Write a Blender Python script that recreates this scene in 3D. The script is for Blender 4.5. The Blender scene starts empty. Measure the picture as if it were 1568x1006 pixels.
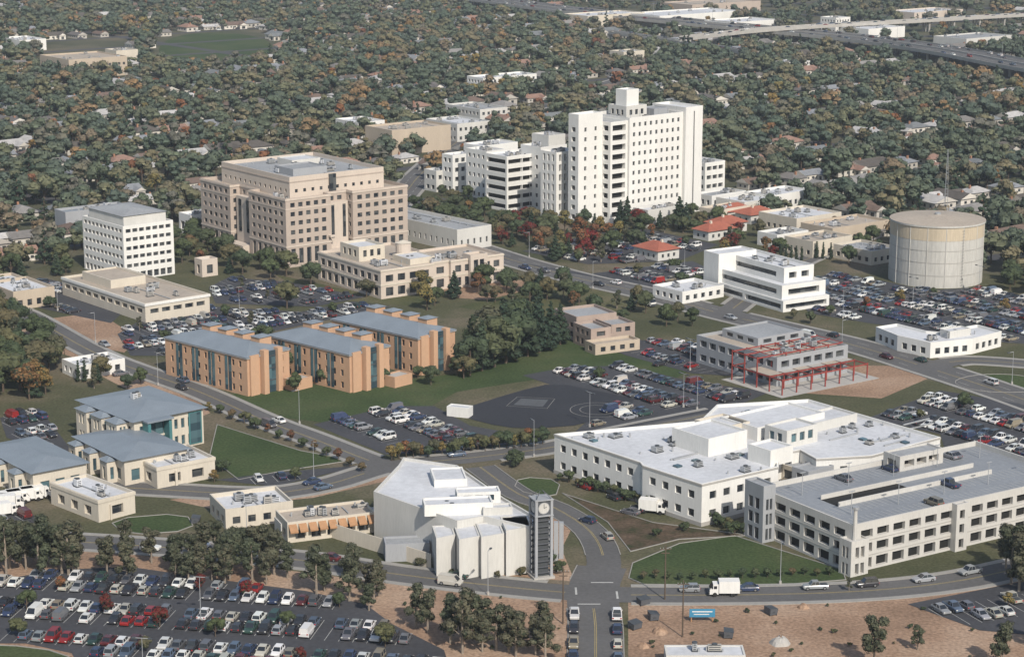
import bpy, math, random
import numpy as np
from mathutils import Vector, Matrix
random.seed(11); rng=np.random.default_rng(11)
R=random.random
def U(a,b): return a+(b-a)*random.random()
scene=bpy.context.scene; root=scene.collection

# ------------------------------------------------------------------ survey
# plan survey of the site: (u,v) sight-line table coordinates -> metres on the plane of height z
CH=142.0; FP=3200.0; PT=math.atan(743/3200.0); cP,sP=math.cos(PT),math.sin(PT)
def S(u,v,z=0.0):
    x=u-784; y=v-503
    t=(CH-z)/(y*cP+FP*sP)
    return Vector((x*t,(FP*cP-y*sP)*t))
# ------------------------------------------------------------------ materials
def nt(name):
    m=bpy.data.materials.new(name); m.use_nodes=True
    n=m.node_tree; b=n.nodes['Principled BSDF']; return m,n,b
def M(name,col,rough=.8,var=.15,scale=.4,fine=6.0,spec=.3,obcol=False,streak=False,metal=0,randv=0):
    m,n,b=nt(name); N=n.nodes; Lk=n.links
    b.inputs['Roughness'].default_value=rough; b.inputs['Specular IOR Level'].default_value=spec
    b.inputs['Metallic'].default_value=metal
    tc=N.new('ShaderNodeTexCoord'); src=tc.outputs['Object']
    if streak:
        mp=N.new('ShaderNodeMapping'); mp.inputs['Scale'].default_value=(1,1,.15); Lk.new(src,mp.inputs[0]); src=mp.outputs[0]
    f=[]
    for sc in (scale,fine):
        t=N.new('ShaderNodeTexNoise'); t.inputs['Scale'].default_value=sc; t.inputs['Detail'].default_value=4; Lk.new(src,t.inputs['Vector']); f.append(t.outputs[0])
    a=N.new('ShaderNodeMath'); a.operation='ADD'; Lk.new(f[0],a.inputs[0]); Lk.new(f[1],a.inputs[1])
    mr=N.new('ShaderNodeMapRange'); mr.inputs[1].default_value=.65; mr.inputs[2].default_value=1.35; mr.inputs[3].default_value=1-var; mr.inputs[4].default_value=1+var; Lk.new(a.outputs[0],mr.inputs[0])
    sc=mr.outputs[0]
    if randv or obcol: oi=N.new('ShaderNodeObjectInfo')
    if randv:
        r2=N.new('ShaderNodeMapRange'); r2.inputs[3].default_value=1-randv; r2.inputs[4].default_value=1+randv; Lk.new(oi.outputs['Random'],r2.inputs[0])
        mm=N.new('ShaderNodeMath'); mm.operation='MULTIPLY'; Lk.new(sc,mm.inputs[0]); Lk.new(r2.outputs[0],mm.inputs[1]); sc=mm.outputs[0]
    v=N.new('ShaderNodeVectorMath'); v.operation='SCALE'; v.inputs[0].default_value=col[:3]
    if obcol: Lk.new(oi.outputs['Color'],v.inputs[0])
    Lk.new(sc,v.inputs['Scale']); Lk.new(v.outputs[0],b.inputs['Base Color'])
    return m
def MIX(name,cols,scale=.05,rough=.95,detail=8,fine=1.5,pos=None):
    m,n,b=nt(name); N=n.nodes; Lk=n.links; b.inputs['Roughness'].default_value=rough; b.inputs['Specular IOR Level'].default_value=.1
    tc=N.new('ShaderNodeTexCoord'); t=N.new('ShaderNodeTexNoise'); t.inputs['Scale'].default_value=scale; t.inputs['Detail'].default_value=detail; t.inputs['Roughness'].default_value=.65
    Lk.new(tc.outputs['Object'],t.inputs['Vector']); cr=N.new('ShaderNodeValToRGB'); Lk.new(t.outputs[0],cr.inputs[0])
    e=cr.color_ramp; n_=len(cols)
    while len(e.elements)<n_: e.elements.new(.5)
    for i,c in enumerate(cols):
        e.elements[i].position=(.32+.36*i/(n_-1)) if not pos else pos[i]; e.elements[i].color=(*c,1)
    t2=N.new('ShaderNodeTexNoise'); t2.inputs['Scale'].default_value=fine; t2.inputs['Detail'].default_value=5; Lk.new(tc.outputs['Object'],t2.inputs['Vector'])
    mr=N.new('ShaderNodeMapRange'); mr.inputs[1].default_value=.3; mr.inputs[2].default_value=.7; mr.inputs[3].default_value=.7; mr.inputs[4].default_value=1.3; Lk.new(t2.outputs[0],mr.inputs[0])
    v=N.new('ShaderNodeVectorMath'); v.operation='SCALE'; Lk.new(cr.outputs[0],v.inputs[0]); Lk.new(mr.outputs[0],v.inputs['Scale']); Lk.new(v.outputs[0],b.inputs['Base Color'])
    return m
def GLASS(name,dark,light,cell=1.9,thr=.72,rough=.12):
    m,n,b=nt(name); N=n.nodes; Lk=n.links; b.inputs['Roughness'].default_value=rough; b.inputs['Specular IOR Level'].default_value=.5
    tc=N.new('ShaderNodeTexCoord'); s=N.new('ShaderNodeVectorMath'); s.operation='SCALE'; s.inputs['Scale'].default_value=1/cell; Lk.new(tc.outputs['Object'],s.inputs[0])
    fl=N.new('ShaderNodeVectorMath'); fl.operation='FLOOR'; Lk.new(s.outputs[0],fl.inputs[0]); w=N.new('ShaderNodeTexWhiteNoise'); w.noise_dimensions='3D'; Lk.new(fl.outputs[0],w.inputs['Vector'])
    cr=N.new('ShaderNodeValToRGB'); e=cr.color_ramp; e.elements[0].position=thr-.5; e.elements[0].color=(*dark,1); e.elements[1].position=1; e.elements[1].color=(*light,1)
    Lk.new(w.outputs['Value'],cr.inputs[0]); Lk.new(cr.outputs[0],b.inputs['Base Color']); return m
def LEAF(name,cols,rv=.35):
    m,n,b=nt(name); N=n.nodes; Lk=n.links; b.inputs['Roughness'].default_value=.75; b.inputs['Specular IOR Level'].default_value=.2
    oi=N.new('ShaderNodeObjectInfo'); cr=N.new('ShaderNodeValToRGB'); e=cr.color_ramp
    while len(e.elements)<len(cols): e.elements.new(.5)
    for i,(p,c) in enumerate(cols): e.elements[i].position=p; e.elements[i].color=(*c,1)
    Lk.new(oi.outputs['Random'],cr.inputs[0])
    tc=N.new('ShaderNodeTexCoord'); t=N.new('ShaderNodeTexNoise'); t.inputs['Scale'].default_value=.45; t.inputs['Detail'].default_value=3; Lk.new(tc.outputs['Object'],t.inputs['Vector'])
    mr=N.new('ShaderNodeMapRange'); mr.inputs[1].default_value=.3; mr.inputs[2].default_value=.7; mr.inputs[3].default_value=1-rv; mr.inputs[4].default_value=1+rv; Lk.new(t.outputs[0],mr.inputs[0])
    v=N.new('ShaderNodeVectorMath'); v.operation='SCALE'; Lk.new(cr.outputs[0],v.inputs[0]); Lk.new(mr.outputs[0],v.inputs['Scale']); Lk.new(v.outputs[0],b.inputs['Base Color'])
    return m
WHITE=M('white_paint_wall',(.66,.65,.62),.8,.09,.15,3,streak=True)
WHITE2=M('offwhite_wall',(.52,.51,.48),.8,.1,.15,3,streak=True)
CREAM=M('cream_wall',(.53,.48,.40),.85,.1,.2,3,streak=True)
BEIGE=M('beige_precast_wall',(.40,.335,.285),.85,.1,.2,3,streak=True)
BEIGE2=M('beige_precast_light',(.51,.44,.375),.85,.08,.2,3,streak=True)
TAN=M('tan_wall',(.43,.36,.28),.85,.1,.2,3,streak=True)
ORBR=M('tan_orange_brick_wall',(.46,.29,.185),.85,.12,.3,5,streak=True)
PINK=M('pinkish_brown_wall',(.33,.26,.22),.85,.12,.3,5,streak=True)
GRWALL=M('grey_panel_wall',(.30,.31,.325),.7,.1,.3,5,streak=True)
GRDK=M('dark_grey_steel',(.085,.09,.10),.6,.15,.5,5)
CONC=M('concrete',(.36,.345,.32),.85,.14,.2,4)
CONCW=M('pale_concrete',(.48,.465,.435),.85,.12,.15,4,streak=True)
TANKM=M('tank_concrete',(.44,.43,.40),.85,.16,.12,2,streak=True)
TANKB=M('tank_band_paint',(.46,.39,.29),.85,.14,.12,2,streak=True)
ROOFW=M('roof_white_membrane',(.50,.51,.53),.8,.16,.08,.8)
ROOFG=M('roof_grey_gravel',(.27,.28,.29),.9,.22,.08,1.2)
ROOFT=M('roof_tan_gravel',(.36,.31,.255),.9,.18,.08,1.0)
ROOFD=M('roof_dark_tar',(.12,.12,.13),.9,.25,.08,1.0)
ROOFB=M('roof_blue_grey_metal',(.19,.22,.25),.5,.14,.2,3)
REDTILE=M('red_tile_roof',(.30,.10,.065),.85,.2,.4,4)
ROOFH=M('house_roof_shingle',(.2,.2,.2),.9,.25,.5,4,obcol=True)
HWALL=M('house_wall_paint',(.50,.47,.42),.85,.1,.4,4,randv=.25)
METAL=M('galvanised_metal',(.38,.39,.40),.5,.15,.5,5,metal=.3)
DARKM=M('dark_metal',(.06,.065,.07),.5,.15,1,5)
REDST=M('red_primer_steel',(.26,.05,.04),.6,.15,1,5)
TEALM=M('teal_frame',(.06,.17,.18),.5,.1,1,5)
BROWNW=M('brown_awning',(.34,.19,.10),.8,.15,1,5)
GL=GLASS('window_glass',(.018,.022,.028),(.09,.095,.095))
GLB=GLASS('blue_window_glass',(.03,.055,.07),(.09,.16,.18))
SHADE=M('painted_interior_shade',(.015,.015,.014),.9,.1,1,5)  # near-black colour paints the shade inside openings
ASPH=M('asphalt',(.068,.068,.072),.9,.22,.05,1.2,spec=.2)
ASPH2=M('asphalt_dark_lot',(.055,.056,.062),.9,.25,.05,1.0,spec=.2)
ASPHR=M('asphalt_road',(.105,.103,.102),.9,.2,.06,1.2,spec=.2)
ASPHH=M('helipad_asphalt',(.034,.036,.042),.9,.15,.06,1.0,spec=.2)
KERB=M('concrete_kerb',(.27,.26,.24),.9,.12,.4,3)
PAINT=M('road_marking_paint',(.40,.40,.38),.7,.25,.6,6)
YPAINT=M('yellow_marking_paint',(.36,.28,.10),.7,.25,.6,6)
BASE=MIX('ground_soil_and_grass',[(.045,.055,.032),(.085,.085,.055),(.14,.12,.085)],.012)
CAMP=MIX('campus_ground',[(.050,.058,.030),(.080,.080,.045),(.16,.13,.095)],.02)
DIRT=MIX('dirt',[(.19,.125,.085),(.285,.19,.13),(.38,.28,.205)],.035,pos=(.3,.5,.7))
GRASS=MIX('grass_lawn',[(.036,.056,.022),(.050,.072,.029),(.075,.086,.040)],.03)
GRASSD=MIX('dry_grass',[(.055,.066,.030),(.09,.09,.045),(.15,.125,.08)],.03)
MULCH=MIX('planting_bed',[(.035,.042,.02),(.08,.06,.04),(.12,.085,.06)],.2)
BARK=M('bark',(.10,.075,.055),.95,.3,2,10)
BARKE=M('eucalyptus_bark',(.24,.20,.16),.95,.3,2,10)
GR=[(0,(.042,.058,.028)),(.25,(.060,.076,.034)),(.5,(.044,.062,.034)),(.7,(.078,.084,.040)),(.85,(.10,.085,.042)),(.95,(.075,.075,.045)),(1,(.13,.08,.04))]
FG=[(0,(.060,.084,.062)),(.25,(.086,.104,.066)),(.45,(.064,.086,.068)),(.62,(.105,.114,.066)),(.78,(.14,.122,.070)),(.90,(.105,.105,.085)),(1,(.21,.135,.065))]  # far leaf colours, lighter and bluer: distance haze put into the colour
L_OAK=LEAF('oak_foliage',GR); L_FAR=LEAF('haze_tinted_foliage',FG,.4)
L_PINE=LEAF('pine_foliage',[(0,(.024,.042,.026)),(1,(.036,.054,.030))])
L_EUC=LEAF('eucalyptus_foliage',[(0,(.060,.070,.042)),(1,(.09,.085,.055))])
L_AUT=LEAF('autumn_foliage',[(0,(.20,.09,.04)),(.3,(.13,.06,.035)),(.55,(.19,.125,.045)),(.8,(.17,.14,.05)),(1,(.12,.10,.04))])
L_RED=LEAF('red_foliage',[(0,(.15,.02,.018)),(1,(.10,.022,.018))])
L_DK=LEAF('crown_shade_foliage',[(0,(.024,.034,.020)),(1,(.032,.042,.024))])  # darker leaf colour with the crown's inner shade painted in
CPAINT=M('car_paint',(.5,.5,.5),.25,.03,.5,3,spec=.5,obcol=True)
CGLASS=M('car_glass',(.02,.024,.03),.08,.05,1,3,spec=.6)
TYRE=M('tyre_rubber',(.02,.02,.02),.8,.1,3,9)
HUB=M('wheel_hub',(.35,.35,.36),.35,.1,3,9,metal=.6)
LRED=M('tail_light',(.35,.02,.02),.3,.05,3,9)
LWH=M('head_light',(.7,.7,.66),.2,.05,3,9)
CHIM=M('chimney_brick',(.3,.16,.1),.9,.2,1,5)
# ------------------------------------------------------------------ mesh builder
class Frame:
    def __init__(s,F,z,R=None,L=None,ang=None,w=None,d=None):
        o=S(F[0],F[1],z); s.o=o
        if ang is None:
            r=S(R[0],R[1],z)-o; l=S(L[0],L[1],z)-o
            a1=math.atan2(r.y,r.x); a2=math.atan2(l.y,l.x)-math.pi/2; ang=math.degrees((a1*1.0+a2)/2)
        s.ang=math.radians(ang); s.ex=Vector((math.cos(s.ang),math.sin(s.ang))); s.ey=Vector((-s.ex.y,s.ex.x))
        s.w=w if w else (S(R[0],R[1],z)-o).dot(s.ex); s.d=d if d else (S(L[0],L[1],z)-o).dot(s.ey)
    def loc(s,u,v,z=0):
        p=S(u,v,z)-s.o; return (p.dot(s.ex),p.dot(s.ey))
    def world(s,x,y): return s.o+s.ex*x+s.ey*y
EXC=[]
def offs(pts,d):
    n=len(pts); out=[]
    for i in range(n):
        a=Vector(pts[i-1]);b=Vector(pts[i]);c=Vector(pts[(i+1)%n])
        e1=(b-a).normalized(); e2=(c-b).normalized(); n1=Vector((-e1.y,e1.x)); n2=Vector((-e2.y,e2.x))
        m=n1+n2; k=m.length_squared
        if k<.05: out.append(tuple(b+n1*d));continue
        out.append(tuple(b+m*(2*d/k)))
    return out
def W(n=None,rows=(),pitch=3.6,fr=.5,m=1.0,gm=None,dep=.3,ww=None): return dict(n=n,rows=rows,pitch=pitch,fr=fr,m=m,gm=gm,dep=dep,ww=ww)
def rows(z0,n,fh,sill=.9,wh=1.6): return [(z0+i*fh+sill,z0+i*fh+sill+wh) for i in range(n)]
class MB:
    def __init__(s): s.v=[];s.f=[];s.mi=[];s.mats=[]
    def k(s,mat):
        if mat not in s.mats: s.mats.append(mat)
        return s.mats.index(mat)
    def q(s,pts,mat):
        n=len(s.v); s.v+= [tuple(p) for p in pts]; s.f.append(tuple(range(n,n+len(pts)))); s.mi.append(s.k(mat))
    def box(s,x0,y0,z0,x1,y1,z1,mat,top=None,bot=False):
        a,b,c,d=(x0,y0),(x1,y0),(x1,y1),(x0,y1); P=[a,b,c,d]
        for i in range(4):
            p,q_=P[i],P[(i+1)%4]; s.q([(*p,z0),(*q_,z0),(*q_,z1),(*p,z1)],mat)
        s.q([(*p,z1) for p in P],top or mat)
        if bot: s.q([(*p,z0) for p in P[::-1]],mat)
    def cyl(s,x,y,z0,z1,r0,r1,mat,n=10,cap=True,x1=None,y1=None):
        x1=x if x1 is None else x1; y1=y if y1 is None else y1
        A=[(x+r0*math.cos(2*math.pi*i/n),y+r0*math.sin(2*math.pi*i/n),z0) for i in range(n)]
        B=[(x1+r1*math.cos(2*math.pi*i/n),y1+r1*math.sin(2*math.pi*i/n),z1) for i in range(n)]
        for i in range(n): j=(i+1)%n; s.q([A[i],A[j],B[j],B[i]],mat)
        if cap: s.q(B,mat)
    def wall(s,a,b,z0,z1,wm,sp=None,gmd=None):
        a=Vector(a);b=Vector(b);L=(b-a).length
        if L<.05: return
        e=(b-a)/L; nn=Vector((e.y,-e.x))
        def P(t,z,o=0): p=a+e*t-nn*o; return (p.x,p.y,z)
        if not sp or not sp['rows'] or L<2.2:
            s.q([P(0,z0),P(L,z0),P(L,z1),P(0,z1)],wm); return
        m=min(sp['m'],L*.2); n=sp['n'] or max(1,int(round((L-2*m)/sp['pitch']))); pt=(L-2*m)/n; ww=sp['ww'] or pt*sp['fr']; ww=min(ww,pt*.98)
        cols=[(m+pt*(i+.5)-ww/2,m+pt*(i+.5)+ww/2) for i in range(n)]
        gm=sp['gm'] or GL; dp=sp['dep']; z=z0
        for (zb,zt) in sp['rows']:
            if zb<z0 or zt>z1: continue
            s.q([P(0,z),P(L,z),P(L,zb),P(0,zb)],wm); t=0
            for (c0,c1) in cols:
                s.q([P(t,zb),P(c0,zb),P(c0,zt),P(t,zt)],wm); t=c1
                s.q([P(c0,zb,dp),P(c1,zb,dp),P(c1,zt,dp),P(c0,zt,dp)],gm)
                s.q([P(c0,zb),P(c1,zb),P(c1,zb,dp),P(c0,zb,dp)],wm); s.q([P(c0,zt,dp),P(c1,zt,dp),P(c1,zt),P(c0,zt)],wm)
                s.q([P(c0,zb),P(c0,zb,dp),P(c0,zt,dp),P(c0,zt)],wm); s.q([P(c1,zb,dp),P(c1,zb),P(c1,zt),P(c1,zt,dp)],wm)
            s.q([P(t,zb),P(L,zb),P(L,zt),P(t,zt)],wm); z=zt
        s.q([P(0,z),P(L,z),P(L,z1),P(0,z1)],wm)
    def blk(s,pts,z0,z1,wm,rm,sp=None,specs=None,par=.8,th=.35):
        n=len(pts)
        for i in range(n):
            q=(specs or {}).get(i,sp); w=wm
            s.wall(pts[i],pts[(i+1)%n],z0,z1,w,q)
        if par>0:
            ins=offs(pts,th)
            for i in range(n):
                j=(i+1)%n
                s.q([(*pts[i],z1),(*pts[j],z1),(*ins[j],z1),(*ins[i],z1)],wm)
                s.q([(*ins[i],z1-par),(*ins[i],z1),(*ins[j],z1),(*ins[j],z1-par)],wm)
            s.q([(*p,z1-par) for p in ins],rm)
        else: s.q([(*p,z1) for p in pts],rm)
    def band(s,pts,z0,z1,pr,mat):
        o=offs(pts,-pr); n=len(pts)
        for i in range(n):
            j=(i+1)%n
            s.q([(*o[i],z0),(*o[j],z0),(*o[j],z1),(*o[i],z1)],mat); s.q([(*o[i],z1),(*o[j],z1),(*pts[j],z1),(*pts[i],z1)],mat); s.q([(*pts[i],z0),(*pts[j],z0),(*o[j],z0),(*o[i],z0)],mat)
    def rect(s,x0,y0,x1,y1,z0,z1,wm,rm,sp=None,specs=None,par=.8,th=.35): s.blk([(x0,y0),(x1,y0),(x1,y1),(x0,y1)],z0,z1,wm,rm,sp,specs,par,th)
    def hip(s,x0,y0,x1,y1,z,h,mat,ov=.5,gable=False,wall=None):
        x0-=ov;y0-=ov;x1+=ov;y1+=ov; w=x1-x0;d=y1-y0
        if w>=d:
            k=0 if gable else d/2; a=(x0+k,(y0+y1)/2,z+h);b=(x1-k,(y0+y1)/2,z+h)
            s.q([(x0,y0,z),(x1,y0,z),b,a],mat); s.q([(x1,y1,z),(x0,y1,z),a,b],mat)
            s.q([(x1,y0,z),(x1,y1,z),b],(wall or mat) if gable else mat); s.q([(x0,y1,z),(x0,y0,z),a],(wall or mat) if gable else mat)
        else:
            k=0 if gable else w/2; a=((x0+x1)/2,y0+k,z+h);b=((x0+x1)/2,y1-k,z+h)
            s.q([(x1,y0,z),(x1,y1,z),b,a],mat); s.q([(x0,y1,z),(x0,y0,z),a,b],mat)
            s.q([(x0,y0,z),(x1,y0,z),a],(wall or mat) if gable else mat); s.q([(x1,y1,z),(x0,y1,z),b],(wall or mat) if gable else mat)
        s.q([(x0,y1,z-.02),(x1,y1,z-.02),(x1,y0,z-.02),(x0,y0,z-.02)],mat)
    def hvac(s,x,y,z,w,d,h,mat=None):
        mat=mat or METAL
        s.box(x,y,z,x+w,y+d,z+.25,DARKM); s.box(x+.1,y+.1,z+.25,x+w-.1,y+d-.1,z+h,mat)
        nf=max(1,int(w/1.6))
        for i in range(nf): s.cyl(x+w*(i+.5)/nf,y+d/2,z+h,z+h+.25,.5,.5,DARKM,8)
        for i in range(3): s.box(x+.3,y+.06,z+.4+i*.4,x+w-.3,y+.1,z+.55+i*.4,DARKM)
    def roofstuff(s,x0,y0,x1,y1,z,n=6,big=3):
        for i in range(n):
            w=U(1,big);d=U(1,2.2); x=U(x0+1,max(x0+1.1,x1-w-1)); y=U(y0+1,max(y0+1.1,y1-d-1)); s.hvac(x,y,z,w,d,U(.9,1.8),random.choice([METAL,ROOFW,CONC]))
        for i in range(n):
            x=U(x0+1,x1-1);y=U(y0+1,y1-1); s.cyl(x,y,z,z+U(.5,1.2),.2,.2,METAL,6)
        x=U(x0+1,x1-2); s.box(x,y0+1.2,z+.1,x+.25,y1-1.2,z+.3,METAL)
    def mesh(s,name):
        me=bpy.data.meshes.new(name); me.from_pydata(s.v,[],s.f)
        for m in s.mats: me.materials.append(m)
        me.polygons.foreach_set('material_index',s.mi); me.update(); return me
    def obj(s,name,fr=None,foot=True):
        o=bpy.data.objects.new(name,s.mesh(name)); root.objects.link(o)
        if fr:
            o.location=(fr.o.x,fr.o.y,0); o.rotation_euler=(0,0,fr.ang)
            if foot:
                xs=[v[0] for v in s.v];ys=[v[1] for v in s.v]
                EXC.append([tuple(fr.world(x,y)) for x,y in ((min(xs)-1,min(ys)-1),(max(xs)+1,min(ys)-1),(max(xs)+1,max(ys)+1),(min(xs)-1,max(ys)+1))])
        return o
def inside(p,poly):
    x,y=p[0],p[1]; c=False; n=len(poly); j=n-1
    for i in range(n):
        xi,yi=poly[i];xj,yj=poly[j]
        if (yi>y)!=(yj>y) and x<(xj-xi)*(y-yi)/(yj-yi)+xi: c=not c
        j=i
    return c
def put(name,me,x,y,z=0,rot=0,sc=1,col=None):
    o=bpy.data.objects.new(name,me); o.location=(x,y,z); o.rotation_euler=(0,0,rot); o.scale=(sc,sc,sc) if not isinstance(sc,tuple) else sc
    if col: o.color=(*col,1)
    root.objects.link(o); return o
# ------------------------------------------------------------------ ground
def area_ccw(w): return sum(w[i-1][0]*w[i][1]-w[i][0]*w[i-1][1] for i in range(len(w)))>0
def smoothp(pts,k=2):
    for _ in range(k):
        out=[]
        for i in range(len(pts)):
            a=Vector(pts[i]);b=Vector(pts[(i+1)%len(pts)]); out+= [tuple(a*.75+b*.25),tuple(a*.25+b*.75)]
        pts=out
    return pts
def gpoly(name,px,z,mat,kerb=False,sm=0,world=False):
    w=px if world else [tuple(S(*p)) for p in px]
    if not area_ccw(w): w=w[::-1]
    if sm: w=smoothp(w,sm)
    b=MB(); b.q([(x,y,z) for x,y in w],mat)
    if kerb:
        o=offs(w,.2); n=len(w)
        for i in range(n):
            j=(i+1)%n
            b.q([(*w[i],z+.12),(*w[j],z+.12),(*o[j],z+.12),(*o[i],z+.12)],KERB); b.q([(*w[i],0),(*w[j],0),(*w[j],z+.12),(*w[i],z+.12)],KERB); b.q([(*o[j],z),(*o[i],z),(*o[i],z+.12),(*o[j],z+.12)],KERB)
    b.obj(name); return w
g=MB(); G=9000; g.q([(-G,-G,0),(G,-G,0),(G,G,0),(-G,G,0)],BASE); g.obj('ground')
campus_px=[(-500,620),(-60,450),(0,425),(130,392),(250,365),(300,352),(460,340),(600,335),(640,300),(700,270),(870,262),(1080,268),(1150,300),(1190,350),(1340,352),(1360,380),(1510,420),(1568,425),(2100,520),(2100,1200),(-500,1200)]
CAMPUS=gpoly('campus_ground',campus_px,.008,CAMP)
zc=[.014]
def lay():
    zc[0]+=.002; return zc[0]
gpoly('dirt_field',[(-80,843),(130,843),(300,855),(560,888),(690,900),(878,915),(878,1060),(-120,1060)],lay(),DIRT)
gpoly('dirt_field',[(962,916),(1300,914),(1460,902),(1640,880),(1700,1060),(962,1060)],lay(),DIRT)
gpoly('dirt_patch',[(60,490),(150,478),(215,520),(190,540),(120,525)],lay(),DIRT)
gpoly('dirt_patch',[(260,765),(380,750),(500,735),(600,712),(640,725),(480,762),(400,770),(330,780)],lay(),DIRT)
gpoly('dirt_patch',[(420,420),(560,450),(700,440),(640,470),(480,455)],lay(),GRASSD)
gpoly('dirt_patch',[(1130,575),(1200,600),(1350,610),(1420,580),(1370,560),(1200,560)],lay(),DIRT)
gpoly('dirt_patch',[(560,862),(660,872),(880,890),(860,840),(880,800),(840,780),(830,880),(700,880)],lay(),DIRT)
gpoly('dirt_patch',[(0,468),(40,470),(70,500),(130,530),(150,560),(90,540),(20,500)],lay(),DIRT)
gpoly('dirt_patch',[(120,555),(220,575),(300,610),(330,640),(260,625),(180,590)],lay(),DIRT,False,1)
gpoly('dirt_patch',[(650,440),(780,428),(860,432),(840,455),(720,462)],lay(),DIRT,False,1)
gpoly('dirt_patch',[(200,470),(260,440),(320,455),(300,480),(230,500)],lay(),DIRT,False,1)
gpoly('grass_field',[(310,612),(430,590),(560,590),(700,572),(870,512),(960,535),(1060,565),(1000,600),(860,575),(700,600),(655,625),(520,650),(440,640)],lay(),GRASS)
gpoly('grass_lawn',[(332,650),(460,690),(540,705),(430,722),(365,735),(320,700)],lay(),GRASS,True)
gpoly('grass_lawn',[(165,795),(285,785),(300,812),(190,820)],lay(),GRASS,True,1)
gpoly('grass_lawn',[(968,862),(1040,832),(1125,820),(1290,872),(1296,888),(1180,897),(985,895),(962,885)],lay(),GRASS,True)
gpoly('grass_lawn',[(1450,585),(1500,572),(1580,575),(1620,600),(1500,602)],lay(),GRASS,True,2)
gpoly('grass_lawn',[(785,750),(795,730),(860,735),(850,765)],lay(),GRASS,True,1)
gpoly('grass_lawn',[(700,470),(870,430),(1000,470),(870,500)],lay(),GRASSD)
gpoly('grass_lawn',[(-80,985),(60,990),(120,1010),(130,1060),(-80,1060)],lay(),GRASS,True,1)
gpoly('planting_bed',[(860,755),(1000,800),(1150,820),(1040,826),(965,845),(930,800)],lay(),MULCH,True)
# ------------------------------------------------------------------ roads
ROADS=[]
def resample(pts,step=4.0):
    P=[Vector(p) for p in pts]; out=[]
    n=len(P)
    for i in range(n-1):
        p0=P[max(i-1,0)];p1=P[i];p2=P[i+1];p3=P[min(i+2,n-1)]
        k=max(2,int((p2-p1).length/step))
        for j in range(k):
            t=j/k; out.append(.5*((2*p1)+(p2-p0)*t+(2*p0-5*p1+4*p2-p3)*t*t+(3*p1-p0-3*p2+p3)*t**3))
    out.append(P[-1]); return out
def normals(P):
    N=[]
    for i in range(len(P)):
        t=(P[min(i+1,len(P)-1)]-P[max(i-1,0)]).normalized(); N.append(Vector((-t.y,t.x)))
    return N
def add_road(px,w,walk=True): ROADS.append(dict(p=resample([S(*p) for p in px]),w=w,walk=walk))
add_road([(-260,390),(-80,440),(30,478),(155,545),(300,598),(400,642),(480,672),(565,705),(610,717)],7.5)
add_road([(20,735),(120,742),(250,750),(400,756),(500,742),(600,714),(730,700),(850,684),(960,660),(1100,632)],8)
add_road([(640,350),(770,394),(880,425),(1000,452),(1110,482),(1300,527),(1420,563),(1568,612),(1750,680)],13)
add_road([(-160,815),(110,829),(300,842),(480,860),(600,878),(760,897),(905,909),(1100,911),(1300,906),(1450,892),(1568,868),(1720,830)],8.5)
add_road([(913,1090),(912,1010),(912,960),(908,905),(922,868)],10,walk=False)
add_road([(908,905),(925,862),(905,815),(850,778),(795,757),(735,715)],7,walk=False)
add_road([(1420,563),(1480,552),(1600,560)],8)
add_road([(1110,482),(1180,430),(1230,400),(1300,372),(1360,350)],8)
add_road([(590,330),(625,290),(650,262),(720,203),(790,175),(880,145),(960,120)],12)
def rdist(p,r):
    P=r['a']; d=np.hypot(P[:,0]-p[0],P[:,1]-p[1]); return d.min()
for r in ROADS: r['a']=np.array([(p.x,p.y) for p in r['p']])
mark=MB()
for i,r in enumerate(ROADS):
    P=r['p'];N=normals(P);h=r['w']/2;z=.05+.004*i; b=MB()
    for j in range(len(P)-1):
        a,c=P[j],P[j+1]
        b.q([(*(a-N[j]*h),z),(*(c-N[j+1]*h),z),(*(c+N[j+1]*h),z),(*(a+N[j]*h),z)],ASPHR)
    b.obj('road')
    kb=MB(); sw=1.4 if r['walk'] else .2
    for j in range(len(P)-1):
        for sd in (1,-1):
            m=(P[j]+P[j+1])/2+N[j]*sd*(h+1)
            if any(q is not r and rdist(m,q)<q['w']/2+2.2 for q in ROADS): continue
            def E(k,o,zz): pp=P[k]+N[k]*sd*o; return (pp.x,pp.y,zz)
            kb.q([E(j,h,.17),E(j+1,h,.17),E(j+1,h+sw,.17),E(j,h+sw,.17)],KERB); kb.q([E(j,h,0),E(j+1,h,0),E(j+1,h,.17),E(j,h,.17)],KERB); kb.q([E(j,h+sw,0),E(j+1,h+sw,0),E(j+1,h+sw,.17),E(j,h+sw,.17)],KERB)
        m=(P[j]+P[j+1])/2
        if any(q is not r and rdist(m,q)<q['w']/2+2 for q in ROADS): continue
        def dash(o,w,mat): mark.q([(*(P[j]+N[j]*(o-w)),z+.006),(*(P[j+1]+N[j+1]*(o-w)),z+.006),(*(P[j+1]+N[j+1]*(o+w)),z+.006),(*(P[j]+N[j]*(o+w)),z+.006)],mat)
        dash(.15,.05,YPAINT); dash(-.15,.05,YPAINT)
        if r['w']>11 and j%2: dash(h*.5,.06,PAINT); dash(-h*.5,.06,PAINT)
    kb.obj('sidewalk')
for (u,v,sx,sy) in ((902,925,2.2,.2),(922,892,2.2,.2),(882,905,.2,2),(945,911,.2,2)):
    p=S(u,v); mark.box(p.x-sx,p.y-sy,.085,p.x+sx,p.y+sy,.092,PAINT)
mark.obj('road_markings')
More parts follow.
